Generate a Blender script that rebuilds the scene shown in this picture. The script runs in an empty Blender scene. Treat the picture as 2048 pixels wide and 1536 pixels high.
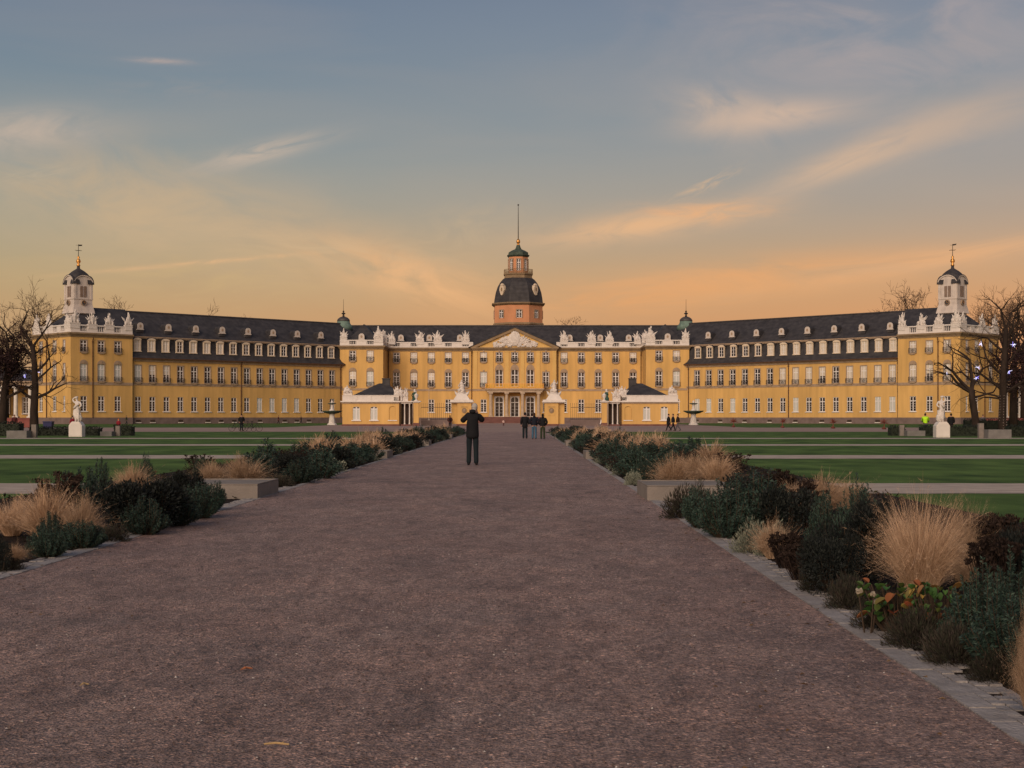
import bpy, bmesh, math, random
from mathutils import Vector, Matrix, noise as mnoise
random.seed(7)
SC = bpy.context.scene
COL = SC.collection
PI = math.pi
# ---- survey of the photograph: focal length, axis and eye height used to turn measurements into metres
F, CX, HY, EYE = 2900.0, 1044.0, 834.0, 1.45
def gp(px, py):
    y = EYE * F / (py - HY)
    return ((px - CX) / F * y, y)
def wx(px, y): return (px - CX) / F * y
def wz(py, y): return EYE + (HY - py) / F * y
def lin(c):
    c = c / 255.0
    return c / 12.92 if c <= 0.04045 else ((c + 0.055) / 1.055) ** 2.4
def S(r, g, b): return (lin(r), lin(g), lin(b))

# ------------------------------------------------------------------ materials
def new_mat(name):
    m = bpy.data.materials.new(name); m.use_nodes = True
    nt = m.node_tree
    return m, nt, nt.nodes['Principled BSDF']
def pbr(name, col, rough=0.8, var=0.18, scale=2.0, bump=0.0, bscale=20.0, spec=0.3, metal=0.0, stretch=None, col2=None, detail=6.0, streak=0.0):
    m, nt, b = new_mat(name)
    tc = nt.nodes.new('ShaderNodeTexCoord')
    mp = nt.nodes.new('ShaderNodeMapping')
    if stretch: mp.inputs['Scale'].default_value = stretch
    nt.links.new(tc.outputs['Object'], mp.inputs['Vector'])
    n = nt.nodes.new('ShaderNodeTexNoise'); n.inputs['Scale'].default_value = scale; n.inputs['Detail'].default_value = detail
    nt.links.new(mp.outputs[0], n.inputs['Vector'])
    r = nt.nodes.new('ShaderNodeValToRGB')
    a = [max(0, c * (1 - var)) for c in col]; c2 = col2 or [min(1, c * (1 + var)) for c in col]
    r.color_ramp.elements[0].position = 0.3; r.color_ramp.elements[1].position = 0.72
    r.color_ramp.elements[0].color = (*a, 1); r.color_ramp.elements[1].color = (*c2, 1)
    nt.links.new(n.outputs['Fac'], r.inputs['Fac'])
    colour = r.outputs[0]
    if streak:
        m2 = nt.nodes.new('ShaderNodeMapping'); m2.inputs['Scale'].default_value = (1.3, 1.3, 0.09); nt.links.new(tc.outputs['Object'], m2.inputs['Vector'])
        ns = nt.nodes.new('ShaderNodeTexNoise'); ns.inputs['Scale'].default_value = 1.0; ns.inputs['Detail'].default_value = 8; nt.links.new(m2.outputs[0], ns.inputs['Vector'])
        rs_ = nt.nodes.new('ShaderNodeValToRGB'); rs_.color_ramp.elements[0].position = 0.32; rs_.color_ramp.elements[1].position = 0.62
        rs_.color_ramp.elements[0].color = (1 - streak, 1 - streak, 1 - streak * 0.8, 1); rs_.color_ramp.elements[1].color = (1.04, 1.03, 1.03, 1); nt.links.new(ns.outputs['Fac'], rs_.inputs['Fac'])
        mx_ = nt.nodes.new('ShaderNodeMix'); mx_.data_type = 'RGBA'; mx_.blend_type = 'MULTIPLY'; mx_.inputs[0].default_value = 1
        nt.links.new(colour, mx_.inputs[6]); nt.links.new(rs_.outputs[0], mx_.inputs[7]); colour = mx_.outputs[2]
    nt.links.new(colour, b.inputs['Base Color'])
    b.inputs['Roughness'].default_value = rough
    b.inputs['Specular IOR Level'].default_value = spec
    b.inputs['Metallic'].default_value = metal
    if bump:
        n2 = nt.nodes.new('ShaderNodeTexNoise'); n2.inputs['Scale'].default_value = bscale; n2.inputs['Detail'].default_value = 4
        nt.links.new(mp.outputs[0], n2.inputs['Vector'])
        bp = nt.nodes.new('ShaderNodeBump'); bp.inputs['Strength'].default_value = bump; bp.inputs['Distance'].default_value = 0.05
        nt.links.new(n2.outputs['Fac'], bp.inputs['Height']); nt.links.new(bp.outputs[0], b.inputs['Normal'])
    return m
def leafmat(name, cols, rough=0.6, spec=0.25, trans=0.0):
    """each leaf or blade takes its own shade out of COLS"""
    m, nt, b = new_mat(name)
    g = nt.nodes.new('ShaderNodeNewGeometry')
    oi = nt.nodes.new('ShaderNodeObjectInfo')
    r = nt.nodes.new('ShaderNodeValToRGB'); r.color_ramp.interpolation = 'LINEAR'
    e = r.color_ramp.elements
    while len(e) < len(cols): e.new(0.5)
    for i, c in enumerate(cols):
        e[i].position = i / max(1, len(cols) - 1); e[i].color = (*c, 1)
    nt.links.new(g.outputs['Random Per Island'], r.inputs['Fac'])
    h = nt.nodes.new('ShaderNodeHueSaturation')
    mr = nt.nodes.new('ShaderNodeMapRange'); mr.inputs['To Min'].default_value = 0.75; mr.inputs['To Max'].default_value = 1.25
    nt.links.new(oi.outputs['Random'], mr.inputs['Value']); nt.links.new(mr.outputs[0], h.inputs['Value'])
    nt.links.new(r.outputs[0], h.inputs['Color'])
    nt.links.new(h.outputs[0], b.inputs['Base Color'])
    b.inputs['Roughness'].default_value = rough; b.inputs['Specular IOR Level'].default_value = spec
    return m

M = {}
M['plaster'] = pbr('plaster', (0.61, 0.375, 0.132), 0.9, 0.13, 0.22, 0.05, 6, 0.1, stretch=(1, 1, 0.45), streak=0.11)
M['plaster_soft'] = pbr('plaster_soft', (0.63, 0.405, 0.145), 0.9, 0.08, 0.4, 0.05, 6, 0.1)
M['salmon'] = pbr('salmon_plaster', (0.56, 0.26, 0.135), 0.9, 0.12, 0.5, 0.05, 6, 0.1, stretch=(1, 1, 0.5))
M['sand'] = pbr('sandstone', (0.34, 0.245, 0.17), 0.85, 0.18, 1.2, 0.1, 8, 0.15)
M['sand_pale'] = pbr('pale_sandstone', (0.44, 0.34, 0.25), 0.85, 0.14, 1.2, 0.1, 8, 0.15)
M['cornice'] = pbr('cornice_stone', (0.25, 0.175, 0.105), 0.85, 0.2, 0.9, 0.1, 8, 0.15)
M['plinth'] = pbr('plinth_stone', (0.17, 0.125, 0.115), 0.9, 0.2, 0.8, 0.2, 4, 0.15)
M['redstone'] = pbr('red_stone', (0.16, 0.075, 0.065), 0.9, 0.2, 0.8, 0.2, 4, 0.15)
M['white'] = pbr('white_paint', (0.66, 0.60, 0.55), 0.7, 0.08, 1.5, 0.0, 8, 0.25)
M['frame'] = pbr('window_white', (0.72, 0.68, 0.66), 0.5, 0.05, 3, 0.0, 8, 0.3)
M['dormer'] = pbr('dormer_cream', (0.62, 0.50, 0.37), 0.7, 0.1, 1.5, 0.0, 8, 0.2)
M['turret'] = pbr('turret_paint', (0.56, 0.49, 0.43), 0.75, 0.12, 1.0, 0.0, 8, 0.2, streak=0.12)
M['statue'] = pbr('white_carving', (0.62, 0.56, 0.51), 0.8, 0.2, 3.5, 0.4, 9, 0.2)
M['slate'] = pbr('slate', (0.047, 0.043, 0.044), 0.66, 0.3, 1.1, 0.25, 5, 0.3, stretch=(0.5, 0.5, 1.4), streak=0.3)
M['lead'] = pbr('lead', (0.06, 0.052, 0.05), 0.5, 0.3, 2, 0, 5, 0.4)
M['copper'] = pbr('verdigris', (0.13, 0.19, 0.155), 0.7, 0.3, 1.5, 0.1, 5, 0.25)
M['copper_dark'] = pbr('dull_verdigris', (0.058, 0.078, 0.06), 0.7, 0.35, 1.5, 0.1, 5, 0.25)
M['gold'] = pbr('gilt', (0.62, 0.30, 0.08), 0.35, 0.2, 3, 0, 5, 0.5, metal=0.8)
M['iron'] = pbr('iron', (0.035, 0.028, 0.026), 0.6, 0.2, 3, 0, 5, 0.3)
M['pipe'] = pbr('brown_downpipe', (0.10, 0.045, 0.02), 0.6, 0.2, 2, 0, 5, 0.3)
M['yellow'] = pbr('yellow_cloth', (0.72, 0.42, 0.03), 0.7, 0.1, 3, 0, 5, 0.2)
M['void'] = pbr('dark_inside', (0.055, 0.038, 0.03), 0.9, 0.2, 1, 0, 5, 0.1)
M['blind_or_glint'] = pbr('window_blind_or_glint', (0.60, 0.52, 0.42), 0.25, 0.12, 1.3, 0, 5, 0.6, stretch=(3, 1, 0.6))  # pale blind colour, also painted in for sky reflections in the right-hand windows
M['curtain'] = pbr('window_curtain', (0.50, 0.50, 0.46), 0.3, 0.12, 6, 0, 5, 0.5, stretch=(3, 1, 0.3))
def glass():
    m, nt, b = new_mat('window_glass')
    tc = nt.nodes.new('ShaderNodeTexCoord')
    n = nt.nodes.new('ShaderNodeTexNoise'); n.inputs['Scale'].default_value = 0.9
    nt.links.new(tc.outputs['Object'], n.inputs['Vector'])
    oi = nt.nodes.new('ShaderNodeObjectInfo')
    r = nt.nodes.new('ShaderNodeValToRGB')
    r.color_ramp.elements[0].color = (0.012, 0.011, 0.013, 1); r.color_ramp.elements[1].color = (0.034, 0.028, 0.03, 1)
    nt.links.new(oi.outputs['Random'], r.inputs['Fac'])
    nt.links.new(r.outputs[0], b.inputs['Base Color'])
    b.inputs['Roughness'].default_value = 0.06; b.inputs['Specular IOR Level'].default_value = 0.5
    bp = nt.nodes.new('ShaderNodeBump'); bp.inputs['Strength'].default_value = 0.25; bp.inputs['Distance'].default_value = 0.05
    nt.links.new(n.outputs['Fac'], bp.inputs['Height']); nt.links.new(bp.outputs[0], b.inputs['Normal'])
    return m
M['glass'] = glass()

# ------------------------------------------------------------------ mesh builder
class MB:
    def __init__(self): self.v = []; self.f = []; self.m = []
    def add(self, vs, fs, mi=0):
        o = len(self.v); self.v.extend(vs)
        for f in fs: self.f.append([i + o for i in f]); self.m.append(mi)
    def box(self, x0, x1, y0, y1, z0, z1, mi=0):
        self.add([(x0, y0, z0), (x1, y0, z0), (x1, y1, z0), (x0, y1, z0), (x0, y0, z1), (x1, y0, z1), (x1, y1, z1), (x0, y1, z1)],
                 [(0, 3, 2, 1), (4, 5, 6, 7), (0, 1, 5, 4), (1, 2, 6, 5), (2, 3, 7, 6), (3, 0, 4, 7)], mi)
    def taper(self, cx, cy, z0, z1, a0, b0, a1, b1, mi=0):
        self.add([(cx - a0, cy - b0, z0), (cx + a0, cy - b0, z0), (cx + a0, cy + b0, z0), (cx - a0, cy + b0, z0),
                  (cx - a1, cy - b1, z1), (cx + a1, cy - b1, z1), (cx + a1, cy + b1, z1), (cx - a1, cy + b1, z1)],
                 [(0, 3, 2, 1), (4, 5, 6, 7), (0, 1, 5, 4), (1, 2, 6, 5), (2, 3, 7, 6), (3, 0, 4, 7)], mi)
    def quad(self, a, b, c, d, mi=0): self.add([a, b, c, d], [(0, 1, 2, 3)], mi)
    def prism_x(self, prof, x0, x1, mi=0, caps=True):
        """closed outline of (y, z) run along x"""
        n = len(prof)
        self.add([(x0, y, z) for y, z in prof] + [(x1, y, z) for y, z in prof],
                 [(i, (i + 1) % n, n + (i + 1) % n, n + i) for i in range(n)] + ([tuple(range(n))[::-1], tuple(range(n, 2 * n))] if caps else []), mi)
    def prism_y(self, prof, y0, y1, mi=0):
        """closed outline of (x, z) run along y"""
        n = len(prof)
        self.add([(x, y0, z) for x, z in prof] + [(x, y1, z) for x, z in prof],
                 [((i + 1) % n, i, n + i, n + (i + 1) % n) for i in range(n)] + [tuple(range(n)), tuple(range(n, 2 * n))[::-1]], mi)
    def lathe(self, prof, n=16, cx=0, cy=0, mi=0, a0=0.0, cap=True):
        o = []
        for r, z in prof:
            for i in range(n):
                a = a0 + 2 * PI * i / n
                o.append((cx + r * math.cos(a), cy + r * math.sin(a), z))
        fs = []
        for k in range(len(prof) - 1):
            for i in range(n):
                j = (i + 1) % n
                fs.append((k * n + i, k * n + j, (k + 1) * n + j, (k + 1) * n + i))
        if cap:
            fs.append(tuple(range(n))[::-1]); fs.append(tuple((len(prof) - 1) * n + i for i in range(n)))
        self.add(o, fs, mi)
    def tube(self, pts, rad, n=5, mi=0):
        pts = [Vector(p) for p in pts]
        if not hasattr(rad, '__len__'): rad = [rad] * len(pts)
        o = []; up = Vector((0.13, 0.21, 1)).normalized()
        for i, p in enumerate(pts):
            t = (pts[min(i + 1, len(pts) - 1)] - pts[max(i - 1, 0)])
            if t.length < 1e-6: t = Vector((0, 0, 1))
            t.normalize()
            a = t.cross(up if abs(t.dot(up)) < 0.95 else Vector((1, 0, 0))).normalized(); b = t.cross(a)
            for k in range(n):
                an = 2 * PI * k / n
                q = p + (a * math.cos(an) + b * math.sin(an)) * rad[i]
                o.append((q.x, q.y, q.z))
        fs = []
        for i in range(len(pts) - 1):
            for k in range(n):
                j = (k + 1) % n
                fs.append((i * n + j, i * n + k, (i + 1) * n + k, (i + 1) * n + j))
        fs.append(tuple(range(n))); fs.append(tuple((len(pts) - 1) * n + k for k in range(n))[::-1])
        self.add(o, fs, mi)
    def blob(self, c, r, mi=0, rough=0.15, nu=8, nv=6, seed=0.0, fr=2.5):
        """a lumpy ellipsoid"""
        o = [];
        for j in range(nv + 1):
            ph = PI * j / nv
            for i in range(nu):
                th = 2 * PI * i / nu
                d = Vector((math.sin(ph) * math.cos(th), math.sin(ph) * math.sin(th), math.cos(ph)))
                k = 1 + rough * 2 * mnoise.noise(d * fr + Vector((seed * 3.1, seed * 1.7, seed)))
                o.append((c[0] + d.x * r[0] * k, c[1] + d.y * r[1] * k, c[2] + d.z * r[2] * k))
        fs = []
        for j in range(nv):
            for i in range(nu):
                k = (i + 1) % nu
                fs.append((j * nu + i, (j + 1) * nu + i, (j + 1) * nu + k, j * nu + k))
        self.add(o, fs, mi)
    def mesh(self, name, mats, smooth=False):
        me = bpy.data.meshes.new(name); me.from_pydata(self.v, [], self.f)
        for m in mats: me.materials.append(m)
        me.polygons.foreach_set('material_index', self.m)
        if smooth: me.polygons.foreach_set('use_smooth', [True] * len(self.f))
        me.update(); return me
    def build(self, name, mats, parent=None, loc=(0, 0, 0), rz=0.0, smooth=False):
        if not isinstance(mats, (list, tuple)): mats = [mats]
        return put(name, self.mesh(name, mats, smooth), parent, loc, rz)

def put(name, data, parent=None, loc=(0, 0, 0), rz=0.0):
    """link DATA as one object; LOC is in metres of the place, turned into the parent's own frame when there is one"""
    o = bpy.data.objects.new(name, data); COL.objects.link(o)
    if parent is not None:
        o.parent = parent
        p = ORIG.get(parent.name, (0, 0, 0))
        loc = tuple(a - b for a, b in zip(loc, p))
    o.location = loc; o.rotation_euler = (0, 0, rz)
    return o
ORIG = {}
def sub(name, data, parent):
    o = bpy.data.objects.new(name, data); COL.objects.link(o); o.parent = parent
    return o
def tag(o, label=None, cat=None, group=None, kind=None):
    if label: o['label'] = label
    if cat: o['category'] = cat
    if group: o['group'] = group
    if kind: o['kind'] = kind
    return o
def empty(name, loc=(0, 0, 0), rz=0.0):
    o = bpy.data.objects.new(name, None); COL.objects.link(o); o.location = loc; o.rotation_euler = (0, 0, rz); o.empty_display_size = 0.2
    return o
def copy_tree(o, parent=None):
    c = o.copy(); COL.objects.link(c)
    if parent is not None: c.parent = parent
    for ch in [x for x in COL.objects if x.parent == o]: copy_tree(ch, c)
    return c
def skin(chains, sub_lv=1, name='body', mats=()):
    """grow one surface over connected joints: chains of (x, y, z, rx, ry); equal joints are merged inside a chain group"""
    vs = []; rad = []; ed = []; roots = []; idx = {}
    for gi, group in enumerate(chains):
        first = True
        for ch in group:
            prev = None
            for (x, y, z, rx, ry) in ch:
                key = (gi, round(x, 4), round(y, 4), round(z, 4))
                if key not in idx:
                    idx[key] = len(vs); vs.append((x, y, z)); rad.append((rx, ry))
                    if first: roots.append(idx[key]); first = False
                if prev is not None and prev != idx[key]: ed.append((prev, idx[key]))
                prev = idx[key]
    me = bpy.data.meshes.new('grow'); me.from_pydata(vs, ed, [])
    o = bpy.data.objects.new('grow', me); COL.objects.link(o)
    o.modifiers.new('s', 'SKIN')
    if not me.skin_vertices:
        bm = bmesh.new(); bm.from_mesh(me); bm.verts.layers.skin.verify(); bm.to_mesh(me); bm.free()
    sv = me.skin_vertices[0].data
    for i, r in enumerate(rad): sv[i].radius = r; sv[i].use_root = i in roots
    ss = o.modifiers.new('u', 'SUBSURF'); ss.levels = sub_lv; ss.render_levels = sub_lv
    dg = bpy.context.evaluated_depsgraph_get(); dg.update()
    out = bpy.data.meshes.new_from_object(o.evaluated_get(dg)); out.name = name
    bpy.data.objects.remove(o); bpy.data.meshes.remove(me)
    out.materials.clear()
    for m in mats: out.materials.append(m)
    out.polygons.foreach_set('use_smooth', [True] * len(out.polygons))
    return out
# ------------------------------------------------------------------ sky, sun, camera
SUN_AZ, SUN_EL = math.radians(201), math.radians(24)      # the afterglow stands south-west: behind the camera on its left hand
SUN_DIR = Vector((math.sin(SUN_AZ), math.cos(SUN_AZ), 0)) * math.cos(SUN_EL) + Vector((0, 0, math.sin(SUN_EL)))
def make_world():
    w = bpy.data.worlds.new('World'); SC.world = w; w.use_nodes = True
    nt = w.node_tree; nd = nt.nodes; nd.clear(); L = nt.links.new
    def mth(op, a, b=None, c=None, clamp=False):
        n = nd.new('ShaderNodeMath'); n.operation = op; n.use_clamp = clamp
        for i, v in enumerate((a, b, c)):
            if v is None: continue
            if isinstance(v, (int, float)): n.inputs[i].default_value = v
            else: L(v, n.inputs[i])
        return n.outputs[0]
    def mix(fac, a, b, mode='MIX'):
        n = nd.new('ShaderNodeMix'); n.data_type = 'RGBA'; n.blend_type = mode
        for k, v in ((0, fac), (6, a), (7, b)):
            if isinstance(v, (int, float)): n.inputs[k].default_value = v
            elif isinstance(v, tuple): n.inputs[k].default_value = (*v, 1)
            else: L(v, n.inputs[k])
        return n.outputs[2]
    tc = nd.new('ShaderNodeTexCoord'); sp = nd.new('ShaderNodeSeparateXYZ'); L(tc.outputs['Generated'], sp.inputs[0])
    x, y, z = sp.outputs
    el = mth('ARCSINE', z)
    az = mth('ARCTAN2', x, y)
    def ramp(stops):
        r = nd.new('ShaderNodeValToRGB'); e = r.color_ramp.elements; r.color_ramp.interpolation = 'B_SPLINE'
        while len(e) < len(stops): e.new(0.5)
        for i, (p, c) in enumerate(stops): e[i].position = p; e[i].color = (*S(*c), 1)
        L(mth('MULTIPLY', el, 1.75, clamp=True), r.inputs['Fac'])
        return r.outputs[0]
    P = lambda py: math.atan((HY - py) / F) * 1.75
    left = ramp([(0.0, (192, 150, 112)), (P(640), (190, 152, 110)), (P(560), (180, 157, 120)), (P(480), (168, 156, 132)), (P(400), (152, 153, 143)), (P(300), (134, 145, 148)), (P(150), (113, 130, 145)), (P(0), (106, 123, 144)), (0.85, (90, 106, 132)), (1.0, (82, 98, 124))])
    right = ramp([(0.0, (212, 146, 98)), (P(640), (212, 150, 104)), (P(560), (200, 156, 116)), (P(480), (182, 155, 132)), (P(400), (164, 152, 143)), (P(300), (148, 148, 150)), (P(150), (132, 140, 150)), (P(0), (124, 132, 149)), (0.85, (94, 108, 132)), (1.0, (82, 98, 124))])
    fac = mth('MULTIPLY_ADD', az, 1.5, 0.5, clamp=True)
    col = mix(fac, left, right)
    # clouds: wisps standing where the sky of that evening had them, as directions (az, el) of the dome
    yy = mth('MAXIMUM', y, 0.05)
    u = mth('DIVIDE', x, yy); v = mth('DIVIDE', z, yy)
    front = mth('GREATER_THAN', y, 0.06)
    def wisp(px, py, ang, rx, ry, c, k, sx=1.6, sy=1.1, lo=0.36, hi=0.7):
        nonlocal col
        u0, v0 = (px - CX) / F, (HY - py) / F; a = math.radians(ang); ca, sa = math.cos(a), math.sin(a)
        du = mth('SUBTRACT', u, u0); dv = mth('SUBTRACT', v, v0)
        p = mth('MULTIPLY', mth('ADD', mth('MULTIPLY', du, ca), mth('MULTIPLY', dv, sa)), F / rx)
        q = mth('MULTIPLY', mth('SUBTRACT', mth('MULTIPLY', dv, ca), mth('MULTIPLY', du, sa)), F / ry)
        d2 = mth('ADD', mth('MULTIPLY', p, p), mth('MULTIPLY', q, q))
        g = mth('POWER', 2.718, mth('MULTIPLY', d2, -1.6))
        cb = nd.new('ShaderNodeCombineXYZ'); L(mth('MULTIPLY', p, sx), cb.inputs[0]); L(mth('MULTIPLY', q, sy), cb.inputs[1]); cb.inputs[2].default_value = px * 0.01
        n = nd.new('ShaderNodeTexNoise'); n.inputs['Scale'].default_value = 1.0; n.inputs['Detail'].default_value = 7; n.inputs['Roughness'].default_value = 0.58; n.inputs['Distortion'].default_value = 0.9
        L(cb.outputs[0], n.inputs['Vector'])
        mr = nd.new('ShaderNodeMapRange'); mr.interpolation_type = 'SMOOTHSTEP'; mr.inputs['From Min'].default_value = lo; mr.inputs['From Max'].default_value = hi
        L(n.outputs['Fac'], mr.inputs['Value'])
        f = mth('MULTIPLY', mth('MULTIPLY', g, mr.outputs[0]), mth('MULTIPLY', front, k))
        col = mix(f, col, S(*c))
    wisp(1780, 70, 4, 520, 170, (172, 158, 156), 0.75)
    wisp(1540, 232, 6, 190, 38, (204, 176, 156), 0.95, 1.2, 0.9, 0.1, 0.6)
    wisp(1450, 228, -14, 130, 70, (196, 172, 154), 0.8, 1, 0.8, 0.22, 0.7)
    wisp(1740, 305, 21, 270, 36, (208, 175, 147), 1.0, 1.1, 0.8, 0.12, 0.6)
    wisp(1900, 250, 12, 260, 60, (186, 164, 148), 0.8, 1.0, 0.8, 0.12, 0.62)
    wisp(1290, 450, 8, 260, 34, (222, 176, 134), 1.0, 1.4, 0.8, 0.15, 0.6)
    wisp(1400, 425, 2, 150, 26, (230, 172, 124), 0.9)
    wisp(1410, 370, 24, 80, 14, (206, 172, 140), 0.8)
    wisp(1860, 520, 10, 430, 26, (226, 172, 126), 0.9, 1.5, 0.7, 0.22, 0.66)
    wisp(1500, 555, 5, 480, 46, (228, 164, 110), 0.85, 1.5, 0.7, 0.22, 0.66)
    wisp(1250, 600, 3, 320, 36, (226, 160, 104), 0.6)
    wisp(330, 430, -14, 520, 130, (200, 170, 134), 0.85, 1.6, 1.1, 0.25, 0.7)
    wisp(420, 560, -3, 420, 60, (200, 168, 122), 0.6)
    wisp(30, 262, 4, 200, 50, (186, 170, 156), 1.0, 1.1, 0.8, 0.2, 0.6)
    wisp(520, 306, 14, 150, 24, (190, 172, 156), 0.95, 1.1, 0.8, 0.2, 0.6)
    wisp(360, 180, 0, 160, 30, (140, 142, 146), 0.6)
    wisp(320, 122, -3, 70, 7, (174, 158, 153), 0.75, 1.2, 0.5, 0.2, 0.6)
    wisp(60, 352, 12, 110, 14, (184, 168, 146), 0.8)
    wisp(420, 524, 5, 300, 6, (222, 176, 130), 0.8, 3, 0.3, 0.25, 0.7)
    wisp(830, 555, -16, 260, 62, (234, 178, 126), 0.9, 1.5, 0.8, 0.22, 0.66)
    wisp(700, 500, -6, 260, 40, (208, 176, 138), 0.6)
    wisp(930, 470, 10, 170, 60, (196, 170, 138), 0.5)
    # thin veil all round the dome, and the afterglow the sun left in the south-west
    cb = nd.new('ShaderNodeCombineXYZ'); L(mth('MULTIPLY', az, 3.2), cb.inputs[0]); L(mth('MULTIPLY', el, 17.0), cb.inputs[1]); L(mth('MULTIPLY', az, 0.7), cb.inputs[2])
    n = nd.new('ShaderNodeTexNoise'); n.inputs['Scale'].default_value = 1.2; n.inputs['Detail'].default_value = 8; n.inputs['Distortion'].default_value = 0.6; L(cb.outputs[0], n.inputs['Vector'])
    mr = nd.new('ShaderNodeMapRange'); mr.inputs['From Min'].default_value = 0.42; mr.inputs['From Max'].default_value = 0.75; mr.inputs['To Max'].default_value = 0.10; L(n.outputs['Fac'], mr.inputs['Value'])
    col = mix(mr.outputs[0], col, S(205, 172, 142))
    dt = nd.new('ShaderNodeVectorMath'); dt.operation = 'DOT_PRODUCT'; L(tc.outputs['Generated'], dt.inputs[0])
    dt.inputs[1].default_value = (math.sin(SUN_AZ) * 0.985, math.cos(SUN_AZ) * 0.985, 0.17)
    glow = mth('POWER', mth('MAXIMUM', dt.outputs['Value'], 0.0), 3.0)
    col = mix(1.0, col, mix(glow, (0, 0, 0), GLOW), 'ADD')
    sky = nd.new('ShaderNodeTexSky'); sky.sky_type = 'NISHITA'; sky.sun_disc = False
    sky.sun_elevation = math.radians(2); sky.sun_rotation = SUN_AZ
    skb = nd.new('ShaderNodeBackground'); skb.inputs['Strength'].default_value = 0.012; L(sky.outputs[0], skb.inputs['Color'])
    bg = nd.new('ShaderNodeBackground'); bg.inputs['Strength'].default_value = SKYK; L(col, bg.inputs['Color'])
    ad = nd.new('ShaderNodeAddShader'); L(bg.outputs[0], ad.inputs[0]); L(skb.outputs[0], ad.inputs[1])
    out = nd.new('ShaderNodeOutputWorld'); L(ad.outputs[0], out.inputs['Surface'])
GLOW = (0.62, 0.40, 0.26); SKYK = 1.0
make_world()
sun = bpy.data.lights.new('sun', 'SUN'); sun.energy = 2.4; sun.angle = math.radians(40); sun.color = (1.0, 0.80, 0.62)
so = bpy.data.objects.new('sun', sun); COL.objects.link(so)
so.rotation_euler = SUN_DIR.to_track_quat('Z', 'Y').to_euler()
cam = bpy.data.cameras.new('camera'); cam.sensor_width = 36; cam.lens = 36 * F / 2048
cam.shift_x = -(CX - 1024) / 2048; cam.shift_y = (HY - 768) / 2048; cam.clip_end = 6000; cam.clip_start = 0.05
co = bpy.data.objects.new('camera', cam); COL.objects.link(co)
co.location = (0, 0, EYE); co.rotation_euler = (PI / 2, 0, 0); SC.camera = co
SC.view_settings.view_transform = 'Standard'; SC.view_settings.look = 'None'; SC.view_settings.exposure = 0; SC.view_settings.gamma = 1
SC.render.resolution_x = 1024; SC.render.resolution_y = 768
# ------------------------------------------------------------------ palace
AX = -1.75
palace = empty('palace', (AX, 350, 0)); ORIG['palace'] = (AX, 350, 0)
tag(palace, 'long yellow baroque palace with slate roofs and two angled wings', 'palace')

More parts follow.
